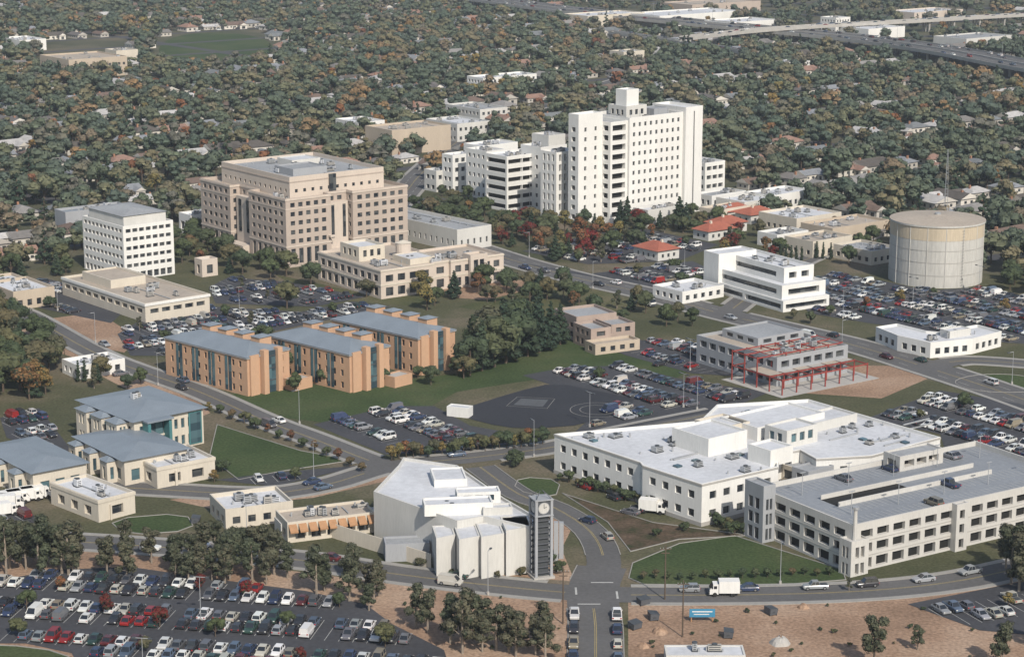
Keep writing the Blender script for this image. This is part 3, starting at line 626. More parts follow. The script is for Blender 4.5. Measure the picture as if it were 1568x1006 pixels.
b.box(w*.78,-.25,.5,w*.97,-.02,8.5,TEALM); b.box(w*.80,-.32,.8,w*.95,-.25,8.2,GLB)
b.box(w*.16,-.4,4.3,w*.42,-.2,4.7,CREAM)
b.roofstuff(w*.3,d*.4,w*.7,d*.6,10.2,3,2); b.obj('blue_roof_office_building',f)
def office2(F,R_,L,F2,R2,L2):
    f=Frame(F,6,R=R_,L=L); b=MB(); w,d=f.w,f.d
    b.rect(0,0,w,d,0,6,CREAM,ROOFB,W(rows=[(.9,3.6)],pitch=3.6,fr=.6,gm=GLB),par=0); b.hip(0,0,w,d,6.02,1.4,ROOFB,.8)
    for t in (.15,.5,.8): b.rect(-2.5,d*t,-.02,d*t+3.5,0,5.2,CREAM,ROOFB,W(n=1,rows=[(.9,3.8)],fr=.6,gm=GLB),par=0); b.hip(-2.5,d*t,0,d*t+3.5,5.2,.8,ROOFB,.3)
    b.obj('blue_roof_office_annex',f)
    f=Frame(F2,5,R=R2,L=L2); b=MB(); w,d=f.w,f.d
    b.rect(0,0,w,d,0,5,CREAM,ROOFW,W(rows=[(.9,3.0)],pitch=5,fr=.5,gm=GL,dep=.7,m=1.5),par=.7); b.band([(0,0),(w,0),(w,d),(0,d)],4.2,4.9,.15,CREAM); b.roofstuff(1,1,w-1,d-1,4.3,4,2.2); b.box(w*.3,-.4,0,w*.34,0-.01,3.5,CREAM); b.obj('flat_roof_office_annex',f)
office2((190,705),(290,688),(105,670),(240,716),(335,702),(188,697))
office2((50,724),(140,712),(-60,690),(150,766),(210,753),(66,741))
# white laboratory building (large, angled wings)
ZL=9.5
outline=[(849,664),(980,707),(984,712),(1075,741),(1192,714),(1190,695),(1225,688),(1250,702),(1335,697),(1440,669),(1238,611),(1098,619),(1072,644)]
f=Frame((1075,741),ZL,R=(1192,714),L=(984,712)); b=MB()
pl=[f.loc(u,v,ZL) for u,v in outline]
if not area_ccw(pl): pl=pl[::-1]
lab=W(rows=[(1.6,3.3),(5.7,7.4)],pitch=3.7,fr=.48,m=1.2,dep=.35)
b.blk(pl,0,ZL,WHITE,ROOFW,lab,par=.7); b.band(pl,ZL-.5,ZL-.1,.12,CONC); b.band(pl,0,.9,.1,CONC)
def inb(u,v,z,w,d,z0,z1,wm,rm,sp=None,par=.5):
    x,y=f.loc(u,v,z); b.rect(x,y,x+w,y+d,z0,z1,wm,rm,sp,par=par)
inb(1085,672,13,12,12,8.8,13,WHITE,ROOFW); inb(1160,655,12,22,12,8.8,12,WHITE,ROOFW); inb(1105,655,12,9,9,8.8,12,CREAM,ROOFW); inb(1205,660,13,10,7,8.8,13,WHITE2,ROOFW,W(rows=[(10,12)],pitch=3,fr=.6,gm=GLB))
inb(1180,690,12.5,7,7,8.8,12.5,WHITE,ROOFW); inb(1240,650,11,16,8,8.8,11,WHITE2,ROOFW)
inb(1222,718,7,11,10,0,7,CREAM,ROOFG,W(rows=[(.5,3),(4,6)],pitch=3.4,fr=.7)); inb(1238,722,8,8,5,0,8,GRWALL,ROOFG,W(rows=[(.5,3.2),(4.3,7)],pitch=2.6,fr=.75),par=.3)
inb(985,722,6,5.5,3,0,8.6,TEALM,ROOFG,W(n=2,rows=[(.5,8)],fr=.8,gm=GLB),par=.2)
for (u,v) in ((940,668),(1005,690),(1040,668),(1120,700),(1290,660),(1370,668),(1330,650),(1270,640),(1140,720),(900,668)):
    x,y=f.loc(u,v,ZL); b.hvac(x,y,8.8,U(1.5,3),U(1.2,2.2),U(.8,1.5)); b.cyl(x+4,y-1,8.8,9.8,.25,.25,METAL,6); b.cyl(x-3,y+2,8.8,9.4,.2,.2,METAL,6)
for k in range(26):
    u,v=random.choice([(U(900,1050),U(662,680)),(U(1020,1150),U(690,722)),(U(1130,1240),U(622,640)),(U(1270,1400),U(645,680))]); x,y=f.loc(u,v,ZL)
    if k%3==0: b.box(x,y,8.85,x+U(4,10),y+.3,9.15,METAL)
    elif k%3==1: b.box(x,y,8.81,x+1.5,y+1.5,9.2,GLB)
    else: b.hvac(x,y,8.8,U(1,2.6),U(1,2),U(.7,1.4),random.choice([METAL,CONC,ROOFG]))
b.obj('laboratory_building',f,foot=False); EXC.append([tuple(f.world(*p)) for p in offs(pl,-1)])
# parking structure
ZP=9.9
f=Frame((1306,806),ZP,R=(1568,752),L=(1150,747)); b=MB(); w=f.w+18; d=f.d
b.rect(0,0,w,d,0,ZP+.3,CONCW,M('parking_deck',(.21,.225,.245),.85,.16,.06,1),W(rows=[(.5,2.6),(3.8,5.7),(6.9,8.6)],pitch=4.3,fr=.72,m=1.6,dep=.8,gm=SHADE),par=1.1)
DZ=ZP+.3-1.1
for z in (3.15,6.35): b.band([(0,0),(w,0),(w,d),(0,d)],z-.1,z+.05,.06,CONC)
b.box(w*.12,d*.42,DZ,w*.8,d*.42+.3,DZ+1,CONCW); b.box(w*.12,d*.60,DZ,w*.8,d*.60+.3,DZ+1,CONCW); b.box(w*.12,d*.42+.3,DZ+.02,w*.45,d*.60,DZ+.05,SHADE)  # last box: dark sheet painted as the shade of the ramp slot
b.rect(w*.55,d*.8,w*.75,d*.97,DZ,DZ+3.4,CONCW,ROOFG,W(rows=[(DZ+.8,DZ+2.3)],pitch=4,fr=.8,dep=2,gm=SHADE),par=.4)
b.rect(-3.2,d*.78,-.02,d*.98,0,12.4,GRWALL,ROOFG,W(n=2,rows=[(.5,3),(3.8,6.2),(7,9.4)],fr=.7),par=.4)
b.rect(-1.6,-1.6,3,2,0,7.4,CONCW,CONCW,W(n=2,rows=[(.3,2.6),(3.7,6)],fr=.7,dep=1.2,gm=SHADE),par=.3); b.cyl(.4,-.2,7,13.5,.5,.35,CONCW,8); b.cyl(.4,-.2,13.5,14,.7,.7,METAL,8)
for k in range(1,44):
    for yy in (.2,d*.25,d*.75): b.box(k*w/44,yy+1,DZ+.01,k*w/44+.1,yy+6,DZ+.02,PAINT)
for k in range(5):
    for yy in (d*.25,d*.75): x=w*(k+.5)/5; b.cyl(x,yy,DZ,DZ+5,.09,.07,METAL,5); b.box(x-.7,yy-.12,DZ+4.9,x+.7,yy+.12,DZ+5.05,METAL)
b.rect(w*.42,-1.5,w*.47,-.02,0,ZP+.3,CONCW,CONC,W(n=1,rows=[(.6,2.6),(3.8,5.8),(6.9,8.8)],fr=.7,dep=.8,gm=SHADE),par=.2)
b.rect(w*.90,-1.5,w*.95,-.02,0,ZP+.3,CONCW,CONC,W(n=1,rows=[(.6,2.6),(3.8,5.8),(6.9,8.8)],fr=.7,dep=.8,gm=SHADE),par=.2)
b.obj('parking_garage',f)
GAR=f;GARW=(w,d,DZ)
# auditorium building with angled bays
ZA=10.0
f=Frame((700,797),ZA,R=(812,800),L=(572,752),ang=8); b=MB()
out=[(572,752),(700,797),(740,790),(812,806),(838,800),(772,762),(700,712),(618,700),(610,712)]
pl=[f.loc(u,v,ZA) for u,v in out]
if not area_ccw(pl): pl=pl[::-1]
b.blk(pl,0,ZA,WHITE2,ROOFW,None,par=.6)
for (u,v,z,ww,dd) in ((668,824,8,5,8),(703,826,8.5,5.5,9),(737,822,8.8,6,9),(775,812,9.6,7,9)):
    x,y=f.loc(u,v,z); b.blk([(x,y),(x+ww*.8,y+1.8),(x+ww*.8,y+dd),(x,y+dd)],0,z,WHITE2,ROOFW,par=.2); b.box(x+ww*.8,y+2.6,0,x+ww*.8+1.2,y+dd,z-.6,GRWALL)
x,y=f.loc(650,772,12); b.rect(x,y,x+14,y+5,9.4,11.8,WHITE,ROOFW,par=.4); x,y=f.loc(640,780,11); b.roofstuff(x,y,x+10,y+6,9.4,6,3)
x,y=f.loc(700,755,12); b.rect(x,y,x+9,y+4,9.4,12,WHITE,ROOFW,W(rows=[(10.2,11.4)],pitch=2.5,fr=.7,gm=GLB),par=.3)
x,y=f.loc(665,735,11); b.rect(x,y,x+7,y+9,9.4,11,WHITE,ROOFW,par=.3); x,y=f.loc(740,778,11); b.rect(x,y,x+6,y+3,9.4,11,WHITE2,ROOFW,par=.3)
x,y=f.loc(660,848,3.2); x0,y0=f.loc(505,800,3.2); b.q([(x,y,0),(x0,y0,0),(x0,y0,3.2),(x,y,3.2)],CREAM); b.q([(x,y+.3,0),(x0,y0+.3,0),(x0,y0+.3,3.2),(x,y+.3,3.2)],CREAM); b.q([(x,y,3.2),(x,y+.3,3.2),(x0,y0+.3,3.2),(x0,y0,3.2)],CREAM)
x,y=f.loc(590,832,4); b.rect(x,y,x+9,y+5,0,3.8,GRWALL,ROOFG,par=.4)
b.obj('auditorium_building',f,foot=False); EXC.append([tuple(f.world(*p)) for p in offs(pl,-2)])
# clock tower
p=S(828,882); b=MB(); h=17.3; a=1.6
for sx in(-1,1):
    for sy in(-1,1): b.box(sx*a-.26,sy*a-.26,0,sx*a+.26,sy*a+.26,h-.8,GRWALL)
b.box(-1.2,-1.2,0,1.2,1.2,h-4.2,DARKM)
for z in np.arange(1.2,h-4.2,1.2):
    for sgn in(-1,1): b.box(-a+.27,sgn*a-.1,z,a-.27,sgn*a+.1,z+.2,GRDK); b.box(sgn*a-.1,-a+.27,z,sgn*a+.1,a-.27,z+.2,GRDK)
b.box(-a+.03,-a+.03,h-4.2,a-.03,a-.03,h-1.2,GRDK); b.box(-2.2,-2.2,0,2.2,2.2,.5,CONC)
for z in (h-4.3,h-1.1): b.box(-a-.35,-a-.35,z,a+.35,a+.35,z+.22,GRWALL,bot=True)
for k in range(4):
    t=k*math.pi/2; c,s_=math.cos(t),math.sin(t)
    def RR(x,y,z): return (x*c-y*s_,x*s_+y*c,z)
    zz=h-2.65
    for rad,off,mt in ((1.2,.06,METAL),(1.05,.09,CONCW)): b.q([RR(rad*math.cos(q*.2618),-a-off,zz+rad*math.sin(q*.2618)) for q in range(24)],mt)
    b.q([RR(-.06,-a-.12,zz),RR(.06,-a-.12,zz),RR(.06,-a-.12,zz+.85),RR(-.06,-a-.12,zz+.85)],DARKM); b.q([RR(0,-a-.13,zz-.06),RR(.6,-a-.13,zz+.22),RR(.57,-a-.13,zz+.32),RR(0,-a-.13,zz+.06)],DARKM)
for sx in(-1,1):
    for sy in(-1,1): b.cyl(sx*a,sy*a,h-.88,h+.6,.12,.08,GRDK,5,True,sx*.3,sy*.3)
o=b.obj('clock_tower'); o.location=(p.x,p.y,0); o.rotation_euler=(0,0,math.radians(20))
p=S(850,868); b=MB()
for k in range(4): b.box(-.4+k*1.1,k*1.6,0,.5+k*1.1,k*1.6+1.2,9.5-k*.6,GRWALL)
o=b.obj('screen_wall'); o.location=(p.x-2,p.y,0)
f=Frame((440,800),4.5,R=(566,775),L=(415,775),ang=22); b=MB(); w=f.w
b.rect(0,0,w,9,0,4.5,CREAM,ROOFT,W(rows=[(.6,2.6)],pitch=3.2,fr=.6,dep=.5),par=.5)
for k in range(9): x=w*(k+.1)/9; b.q([(x,-1.6,2.8),(x+w/9*.8,-1.6,2.8),(x+w/9*.8,-.02,4),(x,-.02,4)],BROWNW); b.q([(x,-1.6,2.5),(x+w/9*.8,-1.6,2.5),(x+w/9*.8,-1.6,2.8),(x,-1.6,2.8)],BROWNW)
b.roofstuff(1,1,w-1,8,4,6,2); b.obj('service_building',f)
hblk(345,780,4.5,15,12,rows(0,1,4,1,1.6),wm=CREAM,rm=ROOFW,name='portable_office',ang=24)
hblk(495,795,3.2,14,4,rows(0,1,3,1,1.2),wm=WHITE,name='office_trailer',ang=22,stuff=2,par=.2)
hblk(430,802,3,8,5,None,wm=WHITE2,name='storage_shed',ang=22,stuff=0,par=.2)
hblk(1020,1003,3,14,5,rows(0,1,3,1.1,1),wm=WHITE2,rm=ROOFW,name='site_trailer',ang=0,stuff=2,par=.2)
hblk(-30,440,5,18,16,rows(0,1,4,1,2),wm=TAN,name='school_annex',ang=38)
hblk(20,447,6,14,20,rows(0,1,5,1,2),wm=TAN,rm=ROOFW,name='shop_building',ang=38)
hblk(292,330,8,12,9,rows(0,1,6,2,3),name='garage_building',ang=38,pitch=5,fr=.7)
hblk(120,560,4,14,10,rows(0,1,4,1,1.6),name='bungalow_office',ang=38)
hblk(309,398,6,6,5,rows(0,1,4,1,3),wm=BEIGE2,name='gatehouse',ang=38,stuff=0)
for (u,v,z,w,d,wm,rm,nm,rr_) in [(600,200,12,34,22,TAN,ROOFT,'theatre_building',0),(548,188,8,16,20,WHITE,ROOFW,'motel_building',2),(700,190,9,20,26,WHITE2,ROOFW,'motel_building',2),(735,168,8,18,30,WHITE2,ROOFG,'apartment_block',2),(740,120,8,40,16,WHITE,ROOFW,'office_block',2),(105,92,12,40,40,TAN,ROOFT,'school_building',2),(178,78,8,16,16,CREAM,ROOFG,'school_building',1),
    (1010,25,9,90,40,WHITE,ROOFW,'warehouse',0),(900,25,9,60,30,CREAM,ROOFW,'warehouse',0),(1120,35,8,50,30,WHITE,ROOFW,'warehouse',0),(1060,8,10,80,40,BEIGE,ROOFT,'warehouse',0),(1200,97,6,24,12,WHITE,ROOFW,'apartment_block',2),(1330,45,8,40,30,WHITE,ROOFW,'warehouse',0),(1480,60,8,50,30,WHITE2,ROOFG,'warehouse',0),(1280,28,12,16,16,WHITE,ROOFW,'office_block',3),(1400,20,8,60,30,BEIGE2,ROOFW,'warehouse',0),(30,62,8,20,30,WHITE,ROOFW,'warehouse',0),(955,80,10,18,14,CREAM,ROOFG,'apartment_block',2),(1220,335,6,24,20,CREAM,ROOFW,'medical_clinic',1),(1275,350,6,30,16,TAN,ROOFT,'medical_clinic',1),(1335,385,5,14,18,CREAM,ROOFG,'medical_clinic',1),(1245,370,6,20,14,CREAM,ROOFT,'medical_clinic',1),(1140,310,6,20,16,WHITE2,ROOFW,'medical_clinic',1),(1190,360,5,16,10,WHITE,ROOFG,'medical_clinic',1),(100,325,9,26,9,GRWALL,ROOFB,'gymnasium_building',1)]:
    hblk(u,v,z,w,d,rows(0,rr_,z/max(rr_,1)*.95,1,1.6),wm=wm,rm=rm,name=nm,ang=38,stuff=5)
def cottage(u,v,w,d,z=3.6,wm=WHITE2):
    f=Frame((u,v),z,ang=38+random.choice([0,0,90]),w=w,d=d); b=MB(); b.rect(0,0,w,d,0,z,wm,REDTILE,W(rows=[(1,2.3)],pitch=3,fr=.4),par=0); b.hip(0,0,w,d,z+.01,2.4,REDTILE,.7); b.box(w*.3,d*.4,z,w*.3+.8,d*.4+.8,z+3,CREAM); b.obj('red_roof_cottage',f)
for u,v in ((1040,380),(1085,355),(1105,345),(1115,325),(612,212),(1150,330)): cottage(u,v,U(10,14),U(8,10))
# ------------------------------------------------------------------ parking lots
lot([(-60,905),(0,888),(90,872),(200,868),(340,888),(470,905),(560,925),(600,955),(680,995),(700,1060),(140,1060),(110,1000),(40,985),(-60,985)],-10,.96,ph=1,pitch=15.6,kinds=('oak','red','aut','oak','euc'),trees=.7,th=(3,5))
lot([(480,650),(600,622),(665,622),(720,652),(835,672),(700,692),(590,696)],-53,.9,ph=2)
lot([(800,575),(870,562),(960,560),(1060,585),(1180,600),(1120,625),(960,655),(880,662),(930,618)],-53,.97,ph=3,trees=.3,pitch=15.6)
lot([(1330,640),(1440,598),(1560,618),(1700,665),(1700,725),(1450,700),(1440,665)],-53,.97)
lot([(1200,440),(1275,418),(1350,430),(1420,445),(1510,440),(1640,470),(1640,530),(1540,525),(1330,495),(1240,480)],-53,.98,pitch=15.6,trees=.4)
lot([(30,440),(60,425),(130,440),(185,482),(170,495),(60,472)],-53,.97,pitch=15.6,trees=.3)
lot([(180,512),(240,475),(330,470),(460,478),(540,462),(600,470),(430,505),(270,545),(200,545)],38,.93,pitch=15.6)
lot([(320,440),(350,425),(440,432),(560,455),(480,470),(330,465)],38,.85)
lot([(780,400),(900,420),(1060,400),(1100,418),(1000,440),(870,418)],-53,.9,trees=.9)
lot([(880,515),(960,520),(1070,525),(1130,560),(1180,580),(1060,572),(960,545)],-53,.85)
lot([(0,640),(60,625),(110,690),(80,700),(10,670)],38,.9)
lot([(-60,770),(40,775),(60,800),(-60,810)],38,.8)
lot([(1390,925),(1568,890),(1660,880),(1660,980),(1500,965)],22,.5)
lot([(800,385),(960,345),(1100,375),(1040,400),(900,405)],-53,.85,trees=.95)
lot([(330,735),(410,725),(560,712),(420,745)],22,.4)
stall.obj('parking_stall_markings')
# helipad
gpoly('helipad_apron',[(690,632),(790,600),(850,586),(930,602),(985,614),(905,650),(800,658),(740,648)],lay()+.01,ASPHH,False,1); z=zc[0]+.012
hp=[(775,622),(792,608),(850,611),(838,626)]; w=[tuple(S(*p)) for p in hp]
if not area_ccw(w): w=w[::-1]
b=MB()
def ring(pl,d0,d1,zz,mt):
    o=offs(pl,d0);o2=offs(pl,d1)
    for i in range(len(pl)): j=(i+1)%len(pl); b.q([(*o[i],zz),(*o[j],zz),(*o2[j],zz),(*o2[i],zz)],mt)
b.q([(*p,z+.01) for p in offs(w,1.5)],M('helipad_pale_pad',(.085,.09,.095),.85,.2,.3,2)); ring(w,0,.12,z+.012,KERB)
b.obj('helipad_markings')
p=S(915,628); b=MB(); n=28
for i in range(n):
    a,c_=6.2832*i/n,6.2832*(i+1)/n
    for r0 in (7,4.5): b.q([(r0*math.cos(a),r0*math.sin(a),0),(r0*math.cos(c_),r0*math.sin(c_),0),((r0+.15)*math.cos(c_),(r0+.15)*math.sin(c_),0),((r0+.15)*math.cos(a),(r0+.15)*math.sin(a),0)],KERB)
o=b.obj('helipad_circle_marking'); o.location=(p.x,p.y,z+.02)
hblk(684,622,2.6,6,3,None,name='helipad_shed',ang=-20,stuff=0,par=.2)
w,d,DZ=GARW
for k in range(7):
    q=GAR.world(U(w*.3,w-4),random.choice([3.5,d*.25+3.5,d*.75+3.5])); car(q.x,q.y,GAR.ang+math.pi/2,z=DZ+.02)
def street(px,off,step,prob,name=None,jit=3):
    P=resample([S(*p) for p in px],2.0);N=normals(P); acc=0
    for i in range(1,len(P)):
        acc+=(P[i]-P[i-1]).length
        if acc>=step:
            acc=U(-jit,0)
            if R()<prob:
                q=P[i]+N[i]*off; t=math.atan2(-N[i].x,N[i].y)
                if any(inside(q,e) for e in EXC): continue
                car(q.x,q.y,t+(0 if off<0 else math.pi)+U(-.02,.02),z=.09,name=name)
r3=[(640,350),(770,394),(880,425),(1000,452),(1110,482),(1300,527),(1420,563),(1568,612)]
street(r3,3,26,.7,'moving_car',9);street(r3,-3,26,.7,'moving_car',9);street(r3,-5.4,7,.2)
r4=[(110,829),(300,842),(480,860),(600,878),(760,897)]
street(r4,2,26,.7,'moving_car',12);street(r4,-2.2,16,.8,'moving_car',10)
r4b=[(960,911),(1100,911),(1300,906),(1450,892),(1568,868)]
street(r4b,2.2,10,.75,'moving_car',3);street(r4b,-2.4,45,.5,'moving_car',9)
street([(912,1060),(912,1010),(912,945)],4.0,6,.95,jit=.5);street([(912,1060),(912,1010),(912,945)],-4.0,6,.95,jit=.5)
street([(155,545),(300,598),(400,642),(480,672)],2,40,.8,'moving_car',9);street([(155,545),(300,598),(400,642),(480,672),(565,705)],-2.2,45,.8,'moving_car',9)
street([(250,750),(400,756),(500,742),(600,714),(730,700),(850,684)],2.4,34,.8,'moving_car',9);street([(250,750),(400,756),(500,742),(600,714),(730,700),(850,684)],-2.4,34,.7,'moving_car',9)
street([(870,765),(1000,795),(1060,808)],0,7,.75); street([(860,735),(930,760),(985,785)],0,6.5,.9)
for (u,v,a) in ((930,825,1.9),(900,800,2.4),(160,530,-.9),(185,575,.6),(1010,560,.7)): p=S(u,v); car(p.x,p.y,a,z=.09,name='moving_car')
def truck(u,v,rot,L=7,col=WHITE):
    b=MB(); b.box(-L/2,-1.2,.75,L/2-2,1.2,3.1,col,bot=True); b.box(L/2-1.9,-1.1,.5,L/2-.2,1.1,1.5,col); b.q([(L/2-.2,-1.05,1.5),(L/2-.2,1.05,1.5),(L/2-.8,1,2.4),(L/2-.8,-1,2.4)],CGLASS)
    b.box(L/2-1.9,-1.05,1.5,L/2-.85,1.05,2.5,col); b.box(L/2-1.6,-1.09,1.6,L/2-1,1.09,2.2,CGLASS); b.box(L/2-.2,-1.1,.4,L/2,1.1,1.0,DARKM); b.box(-L/2,-.5,.45,L/2-.3,.5,.74,DARKM)
    for x in(-L/2+1.3,L/2-1.2):
        for sg in(-1,1):
            n=10;A=[(x+.45*math.cos(.628*i),sg*.85,.45+.45*math.sin(.628*i)) for i in range(n)];C=[(q[0],sg*1.18,q[2]) for q in A]
            for i in range(n): j=(i+1)%n; b.q([A[i],A[j],C[j],C[i]],TYRE)
            b.q(C,TYRE)
    o=b.obj('box_truck'); p=S(u,v); o.location=(p.x,p.y,.06); o.rotation_euler=(0,0,rot)
truck(1108,911,math.pi,6); truck(18,772,.5,8); truck(38,768,.5,8); truck(56,764,.5,7); truck(5,790,.5,7); truck(1000,785,-.3,6,WHITE); truck(990,468,-.9,7); truck(10,778,.2,8)
p=S(1075,952); b=MB(); b.box(-2.4,-.08,1.0,2.4,.08,2.6,M('blue_sign_face',(.05,.21,.34),.5,.08,1,4),bot=True); b.box(-1.9,-.1,2.0,1.9,-.085,2.2,WHITE,bot=True); b.box(-1.6,-.1,1.5,1.3,-.085,1.65,WHITE,bot=True)
for x in(-2,2): b.box(x-.1,.09,0,x+.1,.28,2.7,BROWNW)
o=b.obj('site_sign_board'); o.location=(p.x,p.y,0)
b=MB(); b.cyl(0,0,0,11,.16,.11,BARK,8); b.box(-1.1,-.07,10.2,1.1,.07,10.36,BARK,bot=True); b.box(-.8,-.07,9.4,.8,.07,9.55,BARK,bot=True)
for x in(-1,-.4,.4,1): b.cyl(x,0,10.36,10.6,.06,.04,METAL,5)
POLE=b.mesh('utility_pole')
for u,v in ((1018,918),(1045,975),(862,955),(700,440)): p=S(u,v); put('utility_pole',POLE,p.x,p.y)
for r in ROADS[:4]:
    P=r['p'];N=normals(P)
    for i in range(4,len(P),13):
        sd=1 if (i//13)%2 else -1; q=P[i]+N[i]*sd*(r['w']/2+1.2)
        if any(rdist(q,x)<x['w']/2+.5 for x in ROADS if x is not r) or any(inside(q,e) for e in EXC): continue
        t=math.atan2(-N[i].y*sd,-N[i].x*sd); put('street_lamp',LAMP,q.x,q.y,.1,t)
# ------------------------------------------------------------------ freeway
def ribbon(name,px,w,z):
    P=resample([S(*p) for p in px],12);N=normals(P);b=MB();h=w/2
    for i in range(len(P)-1):
        def E(k,o,zz): q=P[k]+N[k]*o; return (q.x,q.y,zz)
        b.q([E(i,-h,z),E(i+1,-h,z),E(i+1,h,z),E(i,h,z)],ASPHR)
        for s_ in(-1,1):
            b.q([E(i,s_*h,z-1.3),E(i+1,s_*h,z-1.3),E(i+1,s_*h,z+.9),E(i,s_*h,z+.9)],CONC); b.q([E(i,s_*(h-.35),z),E(i+1,s_*(h-.35),z),E(i+1,s_*(h-.35),z+.9),E(i,s_*(h-.35),z+.9)],CONC); b.q([E(i,s_*(h-.35),z+.9),E(i+1,s_*(h-.35),z+.9),E(i+1,s_*h,z+.9),E(i,s_*h,z+.9)],CONC)
        b.q([E(i,-.3,z+.02),E(i+1,-.3,z+.02),E(i+1,-.3,z+.9),E(i,-.3,z+.9)],CONC); b.q([E(i,.3,z+.02),E(i+1,.3,z+.02),E(i+1,.3,z+.9),E(i,.3,z+.9)],CONC); b.q([E(i,-.3,z+.9),E(i+1,-.3,z+.9),E(i+1,.3,z+.9),E(i,.3,z+.9)],CONC)
        for o in (h*.35,h*.65,-h*.35,-h*.65):
            if i%2: b.q([E(i,o-.12,z+.03),E(i+1,o-.12,z+.03),E(i+1,o+.12,z+.03),E(i,o+.12,z+.03)],PAINT)
        if i%2==0:
            for o in(-h*.6,0,h*.6): q=P[i]+N[i]*o; b.cyl(q.x,q.y,0,z-1.2,.8,.8,CONC,8,False)
        b.q([E(i,h,z-1.25),E(i+1,h,z-1.25),E(i+1,-h,z-1.25),E(i,-h,z-1.25)],CONC)
    b.obj(name)
    for i in range(2,len(P)-2):
        for o in (h*.5,h*.8,-h*.5,-h*.8):
            if R()<.4: q=P[i]+N[i]*o; car(q.x,q.y,math.atan2(-N[i].x,N[i].y)+(math.pi if o>0 else 0),z=z+.03,name='moving_car')
    return np.array([(p.x,p.y) for p in P])
fw1=ribbon('freeway_overpass',[(560,-12),(700,5),(860,27),(1000,42),(1130,55),(1300,72),(1440,92),(1568,117),(1750,150)],34,7)
fw2=ribbon('freeway_ramp',[(1050,78),(1150,66),(1260,58),(1400,50),(1568,40),(1700,35)],12,9)
fw3=ribbon('freeway_ramp',[(940,62),(1060,80),(1150,95)],10,6)
gpoly('freeway_verge',[(860,33),(1000,48),(1130,62),(1300,80),(1440,101),(1568,128),(1700,152),(1700,162),(1568,137),(1440,109),(1300,87),(1130,68),(1000,54)],.02,GRASSD)
for k in range(3,len(fw1)-3,5):
    q=fw1[k]; put('freeway_lamp',LAMP2,q[0],q[1],7,.8,1.3)
FW=[(fw1,42),(fw2,14),(fw3,12)]
# ------------------------------------------------------------------ residential district
field=gpoly('grass_field',[(235,86),(255,58),(320,49),(395,55),(425,74),(395,90),(320,95)],.02,GRASS,False,2)
schoolyard=[tuple(S(*p)) for p in [(50,116),(70,62),(200,56),(215,96),(150,114)]]
fieldex=[tuple(S(*p)) for p in [(220,98),(245,52),(405,44),(440,84),(330,108)]]
indus=[tuple(S(*p)) for p in [(850,38),(900,2),(1568,-10),(1568,75),(1400,78),(1250,62),(1150,58),(1000,38)]]
a38=math.radians(38); gx=Vector((math.cos(a38),math.sin(a38)));gy=Vector((-gx.y,gx.x))
def house_mesh(k):
    b=MB(); w,d=[(15,9),(13,10),(17,9),(12,9),(18,11)][k]
    b.rect(0-w/2,-d/2,w/2,d/2,0,3.1,HWALL,ROOFH,W(rows=[(1,2.2)],pitch=3.2,fr=.42,dep=.15),par=0); b.hip(-w/2,-d/2,w/2,d/2,3.11,2.2,ROOFH,.6,gable=k%2==0,wall=HWALL)
    if k in(0,2,4): b.rect(w*.12,-d/2-4.5,w*.45,-d/2-.02,0,2.9,HWALL,ROOFH,W(n=1,rows=[(.2,2.2)],fr=.7),par=0); b.hip(w*.12,-d/2-4.5,w*.45,-d/2+2,2.91,1.7,ROOFH,.5,gable=True,wall=HWALL)
    b.box(-w*.3,-.4,3,-w*.3+.8,.4,6,CHIM); b.box(-w*.1,-d/2-.06,.1,-w*.1+1,-d/2-.01,2.1,DARKM)
    return b.mesh('house')
HM=[house_mesh(k) for k in range(5)]
HC=[(.12,.11,.105),(.16,.15,.14),(.22,.21,.20),(.09,.08,.07),(.36,.35,.34),(.14,.10,.08),(.15,.16,.165),(.24,.15,.115),(.20,.21,.225),(.40,.39,.38)]
hgrid={}
def key(x,y): return (int(x//16),int(y//16))
def vis(p,m=1.25): return 400<p[1]<3300 and abs(p[0])<p[1]*.245*m+60
CAMPO=CAMPUS
def bad(p,pad=0):
    if inside(p,CAMPO): return True
    if inside(p,fieldex) or inside(p,schoolyard): return True
    for e in EXC:
        if inside(p,e): return True
    if rdist(p,ROADS[-1])<9: return True
    for a,wd in FW:
        if np.hypot(a[:,0]-p[0],a[:,1]-p[1]).min()<wd: return True
    return False
streets=MB()
for qi in range(-8,50):
    q=qi*74+20
    for pi_ in range(-30,220):
        p=pi_*18.5
        c=gx*p+gy*q
        if not vis(c): continue
        if not inside(c,CAMPO): e=c+gx*18.5; z=.03; streets.q([(*(c-gy*4),z),(*(e-gy*4),z),(*(e+gy*4),z),(*(c+gy*4),z)],ASPH)
        if pi_%10==0:
            e=c+gy*74
            if not inside(e,CAMPO) and not inside(c,CAMPO): streets.q([(*(c-gx*4),.036),(*(c+gx*4),.036),(*(e+gx*4),.036),(*(e-gx*4),.036)],ASPH)
            continue
        for sd in(-1,1):
            if c[1]>2400 and R()<.5: continue
            hpp=c+gx*9+gy*sd*(13+U(-2.5,4))+gx*U(-3,3)
            if bad(hpp) or inside(hpp,indus) or R()<.12: continue
            put('house',random.choice(HM),hpp.x,hpp.y,0,a38+(0 if sd>0 else math.pi)+U(-.12,.12)+(math.pi/2 if R()<.25 else 0),U(.75,1.15),random.choice(HC))
            hgrid.setdefault(key(hpp.x,hpp.y),[]).append(hpp)
            if R()<.5:
                cc=c+gx*U(0,18)+gy*sd*3; car(cc.x,cc.y,a38,z=.05)
streets.obj('residential_streets')
pts=[];sc=[];ro=[];ix=[]
y=640
